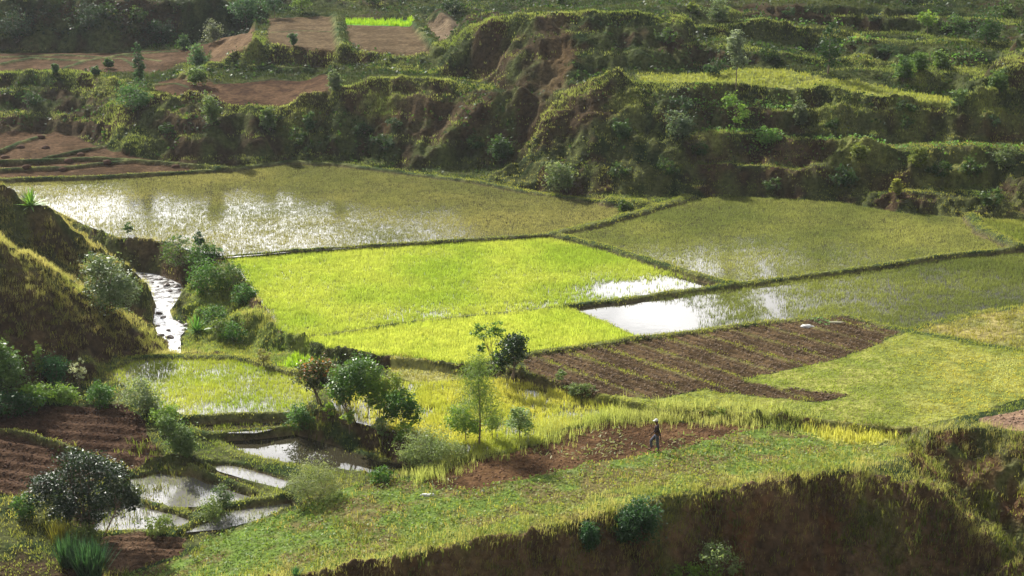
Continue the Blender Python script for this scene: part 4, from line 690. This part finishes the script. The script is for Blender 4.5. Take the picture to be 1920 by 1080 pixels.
hb = [('feathery bluish bush on the left terraces', (250, 208), 56, 1, G1, (.13, .24, .10)), ('rounded green bush on the bluff right of the conifer', (370, 128), 50, .6, (.07, .15, .07), (.18, .30, .13)), ('grass-green bush hanging below the bluff', (370, 160), 44, .7, (.09, .17, .05), (.22, .30, .11)),
 ('small round bush at the back of the left terraces', (345, 92), 30, .6, (.07, .15, .06), (.16, .27, .11)), ('pale grey bush under the bluish tree', (400, 80), 42, .7, (.12, .16, .10), (.28, .30, .22)), ('yellow-green bush on the dark cliff below the slumped soil', (395, 235), 62, .5, (.10, .18, .05), (.24, .30, .12)),
 ('narrow bush on the dark cliff right of the yellow-green one', (503, 248), 52, .45, (.08, .15, .05), (.20, .27, .10)), ('little conifer-shaped bush on the brown upper field', (550, 86), 26, .5, (.06, .14, .06), (.12, .22, .10)), ('small bush on the bank between the two brown fields', (580, 245), 34, .5, (.05, .12, .04), (.14, .22, .07)),
 ('bush with pale leaves at the corner of the slumped terrace', (628, 168), 36, .6, (.07, .14, .05), (.28, .32, .20)), ('small bush left of the conifer', (203, 128), 22, .6, (.07, .14, .06), (.15, .25, .10)), ('tiny bush on the edge of the left terraces', (178, 142), 20, .7, (.06, .13, .05), (.14, .23, .09)),
 ('lone tiny bush at the left end of the terrace edge', (104, 138), 20, .5, (.06, .13, .05), (.14, .23, .09)), ('leafy bush on the sunlit hump at the cliff foot', (1045, 358), 58, .8, (.10, .18, .05), (.38, .42, .26)), ('dark bushy mass beside the big cliff face', (1270, 262), 62, .8, (.03, .08, .03), (.20, .26, .16)),
 ('pale-leaved shrub below the sunlit terrace', (1500, 234), 48, .5, (.09, .15, .07), (.32, .36, .24)), ('round green bush on the right hillside', (1692, 152), 50, .6, (.07, .16, .04), (.18, .29, .08)), ('bright topped bush beside the round one', (1722, 134), 42, .7, (.09, .18, .04), (.20, .30, .08)),
 ('bush on the bank above the terrace end', (1762, 128), 36, .8, (.10, .19, .04), (.22, .31, .08)), ('big dark bush near the top right', (1845, 82), 62, .9, (.025, .07, .025), (.08, .16, .04)), ('low bush with a sunlit top near the top right', (1790, 66), 40, 1., (.04, .10, .03), (.14, .24, .06)),
 ('bush at the foot of the right bluff', (1868, 172), 40, .7, (.05, .12, .03), (.16, .25, .07)), ('shrub with pale leaves at the right edge, low on the slope', (1885, 318), 44, .9, (.08, .15, .05), (.30, .34, .18)), ('grass-topped shrub low on the right slope', (1722, 312), 40, .7, (.12, .18, .04), (.34, .38, .10)),
 ('bright bush at the end of the lowest terrace', (1680, 366), 34, .5, (.16, .20, .04), (.42, .42, .10)), ('green creeper bush on the middle right terrace', (1440, 268), 30, 1.4, (.10, .24, .05), (.24, .38, .10)), ('shrub on the dome-topped knoll', (1610, 296), 30, 1., (.13, .18, .04), (.32, .36, .09)),
 ('rounded bush at the top edge above the silvery tree', (1345, 40), 46, .8, (.07, .13, .05), (.24, .30, .16)), ('small bright bush near the top, left of the rounded one', (1298, 24), 22, .6, (.18, .26, .05), (.32, .38, .09)), ('dark bush on the dark shaded slope at the upper left', (165, 55), 50, 1.2, (.02, .05, .025), (.06, .10, .05)),
 ('second dark bush on the shaded upper left slope, under the brown scar', (300, 80), 44, 1.2, (.02, .05, .025), (.06, .11, .05)), ('dark bush in the upper left corner', (30, 80), 60, 1., (.02, .05, .025), (.06, .10, .05)), ('dark green bush above the upper brown field', (840, 22), 34, 1.4, (.03, .07, .03), (.09, .15, .05)),
 ('bush in the ravine left of the big cliff', (935, 300), 50, .8, (.03, .08, .03), (.10, .17, .05)), ('bush hanging under the terrace rim', (1165, 262), 40, .7, (.03, .08, .03), (.10, .17, .05)), ('small mound-shaped bush on the dyke at the cliff foot', (1170, 398), 24, 1.2, (.05, .10, .03), (.16, .22, .05))]
for lab, b_, hp, wr, a_, c_ in hb:
    bush(lab, b_, hp, [(0, .48, wr*.55, .48), (wr*.2, .35, wr*.4, .3)], a_, c_, int(400+26*hp), leaf=.22)
# nameless scrub on the dark hill: copies of three kinds
protos = []
for i, (a_, c_) in enumerate((((.025, .06, .022), (.09, .15, .04)), ((.04, .09, .03), (.14, .21, .06)), ((.03, .07, .03), (.08, .14, .06)))):
    protos.append(bush('dark scrub bush on the steep hillside', [(1250, 330), (1820, 330), (720, 280)][i], 34, [(0, .45, .6, .45), (.3, .3, .4, .3)], a_, c_, 700, leaf=.22, group='scrub on the hillside'))
spots = [(200, 30), (260, 40), (60, 200), (310, 250), (560, 270), (680, 250), (890, 280), (1160, 330), (1280, 210), (1310, 290), (1450, 355), (1580, 350), (1560, 240), (1700, 240), (1860, 235), (1760, 330), (1860, 385), (1480, 30), (1640, 40), (1880, 30), (1660, 100), (1440, 115), (1250, 80), (740, 240), (700, 10), (1060, 10), (1340, 140), (1700, 210)]
for i, s in enumerate(spots):
    src = protos[i % 3]; q = land(*s, sink=.12); c = src.copy(); S.collection.objects.link(c); c.location = q; c.rotation_euler = (0, 0, rng.random()*6.28); k = .6+.6*rng.random(); c.scale = (k, k, k*(.8+.4*rng.random()))
    for ch in src.children:
        d = ch.copy(); S.collection.objects.link(d); d.parent = c
# spiky rosette plants
def spiky(label, base, hpx, n, ca, cb, spread=1., name='agave'):
    q = land(*base, sink=.05); dist = (q-Vector((0, 0, H))).length; h = hpx*dist/FPX; v, f, col = [], [], []
    for i in range(n):
        az = rng.random()*6.28; ob_ = h*(.28*math.sqrt(rng.random()) if n > 100 else .02); ang = rng.random()*6.28; off = np.array([math.cos(ang)*ob_, math.sin(ang)*ob_, -.05]); el = math.radians(88-70*spread*(i/n)**.8); L_ = h*(.8+.35*rng.random()); w_ = L_*(.05 if n < 80 else .016); d = np.array([math.cos(az), math.sin(az), 0]); s = np.array([-d[1], d[0], 0]); b = len(v); c = np.array(ca)*(1-rng.random())+np.array(cb)*rng.random()*1.0
        for t, ww in ((0, .6), (.35, 1), (.7, .7), (1, .05)):
            p = off+d*math.cos(el)*L_*t*(1+.1*t)+np.array([0, 0, math.sin(el)*L_*t-.18*L_*t*t*math.cos(el)])
            v += [p-s*w_*ww, p+np.array([0, 0, -w_*.35*ww]), p+s*w_*ww]; col += [c]*3
        for k in range(3):
            a = b+3*k; f += [(a, a+1, a+4, a+3), (a+1, a+2, a+5, a+4)]
    o = newmesh(name, v, f, 4, col, M['gloss'], smooth=True); o.location = q; tag(o, label, 'plant', 'spiky rosette plants'); return o
spiky('spiky green agave beside the stream', (368, 620), 36, 40, (.10, .26, .05), (.22, .42, .12), 1.)
spiky('bright spiky plant on top of the upper left cliff', (58, 384), 34, 50, (.12, .30, .04), (.28, .48, .10), 1.2)
spiky('grassy blue-green spiky clump in the lower left corner', (170, 1082), 70, 420, (.03, .10, .05), (.10, .20, .11), .42, 'spiky_clump')
spiky('second blue-green spiky clump, left of the corner one', (132, 1060), 58, 340, (.03, .09, .045), (.09, .18, .09), .42, 'spiky_clump')
spiky('spiky agave on top of the dark bush on the near bank', (1182, 985), 34, 34, (.05, .10, .07), (.16, .22, .16), 1.1)
spiky('small green spiky plant at the bottom edge under the bean terrace', (555, 1082), 26, 40, (.06, .17, .07), (.14, .28, .12), .6, 'spiky_clump')
spiky('yellow tufted clump between the big dark tree and the corner clumps', (112, 1018), 46, 120, (.30, .30, .05), (.52, .46, .08), .5, 'yellow_tuft')
# ------------------------------------------------------------ boulders, heaps, bundles
import bmesh
def lump(name, q, sx, sy, sz, m, seed, sub=2, rough_=.35):
    bm_ = bmesh.new(); bmesh.ops.create_icosphere(bm_, subdivisions=sub, radius=1); rs = np.random.default_rng(seed); o_ = rs.random(3)*9
    from mathutils import noise
    for v in bm_.verts:
        k = 1+rough_*noise.noise(v.co*1.6+Vector(o_))+rough_*.4*noise.noise(v.co*4+Vector(o_)); v.co = Vector((v.co.x*sx*k, v.co.y*sy*k, v.co.z*sz*k))
    me = bpy.data.meshes.new(name); bm_.to_mesh(me); bm_.free(); me.polygons.foreach_set('use_smooth', [name != 'boulder']*len(me.polygons)); me.materials.append(m)
    o = bpy.data.objects.new(name, me); S.collection.objects.link(o); o.location = q; return o
mr_ = mat('river_stone', (.13, .10, .09), .5, .5, var=.4, vscale=4.)
rk = [(300, 526, 9), (312, 537, 12), (322, 532, 8), (330, 540, 10), (338, 545, 8), (296, 540, 7), (318, 548, 9), (298, 590, 10), (306, 598, 9), (296, 612, 8), (350, 612, 12), (336, 605, 7), (316, 622, 9), (300, 632, 13), (318, 634, 14), (345, 620, 8), (336, 655, 6), (309, 520, 6), (286, 532, 7), (326, 525, 6)]
for i, (a, b, s) in enumerate(rk):
    q = land(a, b); r = s*.022; q.z = -1.93*K; o = lump('boulder', q, r*(1+.3*math.sin(i)), r*.8, r*.6, mr_, i); o.rotation_euler = (0, 0, i*1.3); tag(o, 'dark wet boulder breaking the white water of the stream', 'boulder', 'boulders in the stream')
mh = mat('heap_soil', (.10, .055, .035), .95, .1, var=.3, vscale=3.)
for i, (a, b) in enumerate([(38, 277), (86, 278), (77, 258), (152, 291), (10, 296), (129, 303), (201, 305), (50, 315), (118, 320), (330, 314)]):
    q = land(a, b); o = lump('soil_heap', q, .42, .34, .26, mh, 40+i, 2, .25); tag(o, 'small dark heap of manure on the brown terraces at the cliff foot', 'soil heap', 'heaps on the brown terraces')
mw = mat('white_cloth', (.75, .76, .74), .8, .3, var=.08); mgr = mat('green_sheet', (.16, .30, .12), .7, .3, var=.2)
q = land(1513, 614); o = lump('sack', q, .42, .2, .14, mw, 71, 3, .5); tag(o, 'white sack lying near the far corner of the ploughed field', 'sack')
q = land(801, 929); o = lump('bundle', q, .34, .16, .10, mw, 73, 3, .5); tag(o, 'white bundle at the left tip of the dug plot', 'bundle')
q = land(906, 922); o = lump('pebble', q, .07, .06, .12, mw, 74, 2, .3); tag(o, 'small white stone on the front edge of the dug plot', 'stone')
q = land(1570, 605); o = lump('straw_pile', q, .6, .18, .05, mat('straw', (.26, .25, .17), .9, .2, var=.2), 75, 3, .4); tag(o, 'flat pale pile of straw behind the white sack', 'straw pile')
sb_ = Z2([(1512, 604), (1540, 602), (1560, 612), (1548, 615), (1530, 612)], .1)
mk = inpoly(GX, GY, sb_); p = pick(70*mk); p[:, 2] += .05+.08*rng.random(len(p)); leafmat('seedlings', p, .13, cvar(ramp((.16, .36, .12), (.26, .46, .2), rng.random(len(p)))), 'leaf', .4, 'pale green bed of seedlings beside the white sack')
# ------------------------------------------------------------ the farmer
def skinned(name, chains, m, parent, sub=2):
    """chains: lists of (x, y, z, r); points given twice are one joint"""
    vs, es, rs, key = [], [], [], {}
    for ch in chains:
        prev = None
        for x, y, z, r in ch:
            k = (round(x, 3), round(y, 3), round(z, 3))
            if k not in key: key[k] = len(vs); vs.append((x, y, z)); rs.append(r)
            if prev is not None: es.append((prev, key[k]))
            prev = key[k]
    me = bpy.data.meshes.new(name); me.from_pydata(vs, es, []); o = bpy.data.objects.new(name, me); S.collection.objects.link(o)
    md = o.modifiers.new('skin', 'SKIN'); sv = me.skin_vertices[0].data
    for i, r in enumerate(rs): sv[i].radius = (r, r); sv[i].use_root = i == 0
    md.use_smooth_shade = True; s_ = o.modifiers.new('sub', 'SUBSURF'); s_.levels = s_.render_levels = sub
    ev = o.evaluated_get(bpy.context.evaluated_depsgraph_get()); me2 = bpy.data.meshes.new_from_object(ev); o.modifiers.clear(); o.data = me2; me2.materials.clear(); me2.materials.append(m)
    o.parent = parent; return o
q = land(1232, 846, sink=.02); pe = empty('person', q, 'person in a dark jacket, grey-blue trousers and white cap walking across the dug plot', 'person'); pe.rotation_euler = (0, 0, R(-14))
sk = mat('skin', (.14, .075, .045), .6, .3, var=.05); jk = mat('jacket_cloth', (.045, .028, .035), .85, .2, var=.2, vscale=8); tr_ = mat('trouser_cloth', (.10, .11, .16), .85, .2, var=.2, vscale=8)
pel = (-.02, 0, .93, .12); ch1 = (-.02, 0, 1.12, .13); ch2 = (-.03, 0, 1.32, .14); nk = (-.05, 0, 1.47, .052); 
def hand(w, d):
    w = np.array(w); d = np.array(d); d = d/np.linalg.norm(d); s = np.cross(d, [0, 1, 0]); s = np.array([1., 0, 0]) if np.linalg.norm(s) < .1 else s/np.linalg.norm(s); pm = w+d*.075; out = [[(*w, .026), (*pm, .034)]]
    for k, l in enumerate((.065, .078, .072, .055)):
        b = pm+s*(k-1.5)*.019+d*.012; out.append([(*pm, .034), (*b, .011), (*(b+d*l*.55), .0095), (*(b+d*l+np.array([-.02, 0, 0])), .008)])
    t = w+d*.035+s*.032; out.append([(*w, .026), (*t, .012), (*(t+d*.03+s*.015), .010)]); return out
wr1, wr2 = (.20, -.24, .86), (-.26, .22, .93)
leg1 = [pel, (0, -.09, .86, .085), (.03, -.10, .47, .058), (.08, -.10, .10, .042), (-.02, -.10, .045, .038), (-.13, -.11, .035, .03)]
leg2 = [pel, (-.04, .09, .86, .085), (-.34, .10, .52, .058), (-.31, .10, .11, .042), (-.40, .10, .045, .038), (-.50, .11, .035, .03)]
arm1 = [ch2, (.0, -.17, 1.36, .062), (.13, -.24, 1.11, .042), (*wr1, .026)]; arm2 = [ch2, (-.04, .17, 1.36, .062), (-.08, .25, 1.11, .042), (*wr2, .026)]
head = [ch2, nk, (-.07, 0, 1.56, .075), (-.085, 0, 1.64, .088), (-.08, 0, 1.70, .062)]
skinned('body', [[pel, ch1, ch2]]+[head, [(-.085, 0, 1.64, .088), (-.185, 0, 1.615, .014)], [(-.085, 0, 1.64, .088), (-.08, -.095, 1.625, .018)], [(-.085, 0, 1.64, .088), (-.08, .095, 1.625, .018)], leg1, leg2, arm1, arm2]+hand(wr1, (.0, 0, -1))+hand(wr2, (-.6, 0, -.7)), sk, pe)
g_ = lambda c, k: [(x, y, z, r+k) for x, y, z, r in c]
skinned('jacket', [g_([(-.02, 0, .86, .125), ch1, ch2, (-.045, 0, 1.43, .07)], .022), g_(arm1[:3]+[(.19, -.24, .92, .026)], .02), g_(arm2[:3]+[(-.23, .225, .96, .026)], .02)], jk, pe)
skinned('trousers', [g_([(-.02, 0, 1.0, .11), pel], .02), g_(leg1[:3]+[(.075, -.10, .13, .045)], .022), g_(leg2[:3]+[(-.312, .10, .13, .045)], .022)], tr_, pe)
bm_ = bmesh.new(); bmesh.ops.create_uvsphere(bm_, u_segments=16, v_segments=10, radius=.105); bmesh.ops.delete(bm_, geom=[v for v in bm_.verts if v.co.z < -.01], context='VERTS')
r_ = bmesh.ops.create_circle(bm_, cap_ends=True, segments=14, radius=.07)
for v in r_['verts']: v.co = Vector((v.co.x*1.1-.10, v.co.y*1.1, -.005-.02*abs(v.co.y)))
me = bpy.data.meshes.new('cap'); bm_.to_mesh(me); bm_.free(); me.materials.append(mw); o = bpy.data.objects.new('cap', me); S.collection.objects.link(o); o.parent = pe; o.location = (-.08, 0, 1.665)
sm = o.modifiers.new('s', 'SOLIDIFY'); sm.thickness = .006
for x in (-.036, .036):
    o = lump('eye', (0, 0, 0), .012, .014, .010, mat('eye', (.03, .02, .02), .2, .6, var=0), 3, 2, 0); o.parent = pe; o.location = (-.166, x, 1.652)
o = lump('mouth', (0, 0, 0), .008, .026, .007, mat('lips', (.10, .04, .035), .5, .4, var=0), 3, 2, 0); o.parent = pe; o.location = (-.158, 0, 1.585)
# ------------------------------------------------------------ the damp air of the valley
bm_ = bmesh.new(); bmesh.ops.create_cube(bm_, size=1)
for v in bm_.verts: v.co = Vector((v.co.x*6900, v.co.y*1500+450, -8 if v.co.z < 0 else 58))
me = bpy.data.meshes.new('haze'); bm_.to_mesh(me); bm_.free(); hz = bpy.data.objects.new('haze', me); S.collection.objects.link(hz); tag(hz, 'thin pale haze filling the valley', kind='stuff')
m = bpy.data.materials.new('haze'); m.use_nodes = True; t = m.node_tree; t.nodes.remove(t.nodes['Principled BSDF']); vp = t.nodes.new('ShaderNodeVolumePrincipled')
vp.inputs['Color'].default_value = (.86, .92, 1, 1); vp.inputs['Density'].default_value = .00013; vp.inputs['Anisotropy'].default_value = .35; t.links.new(vp.outputs[0], t.nodes['Material Output'].inputs['Volume']); me.materials.append(m)
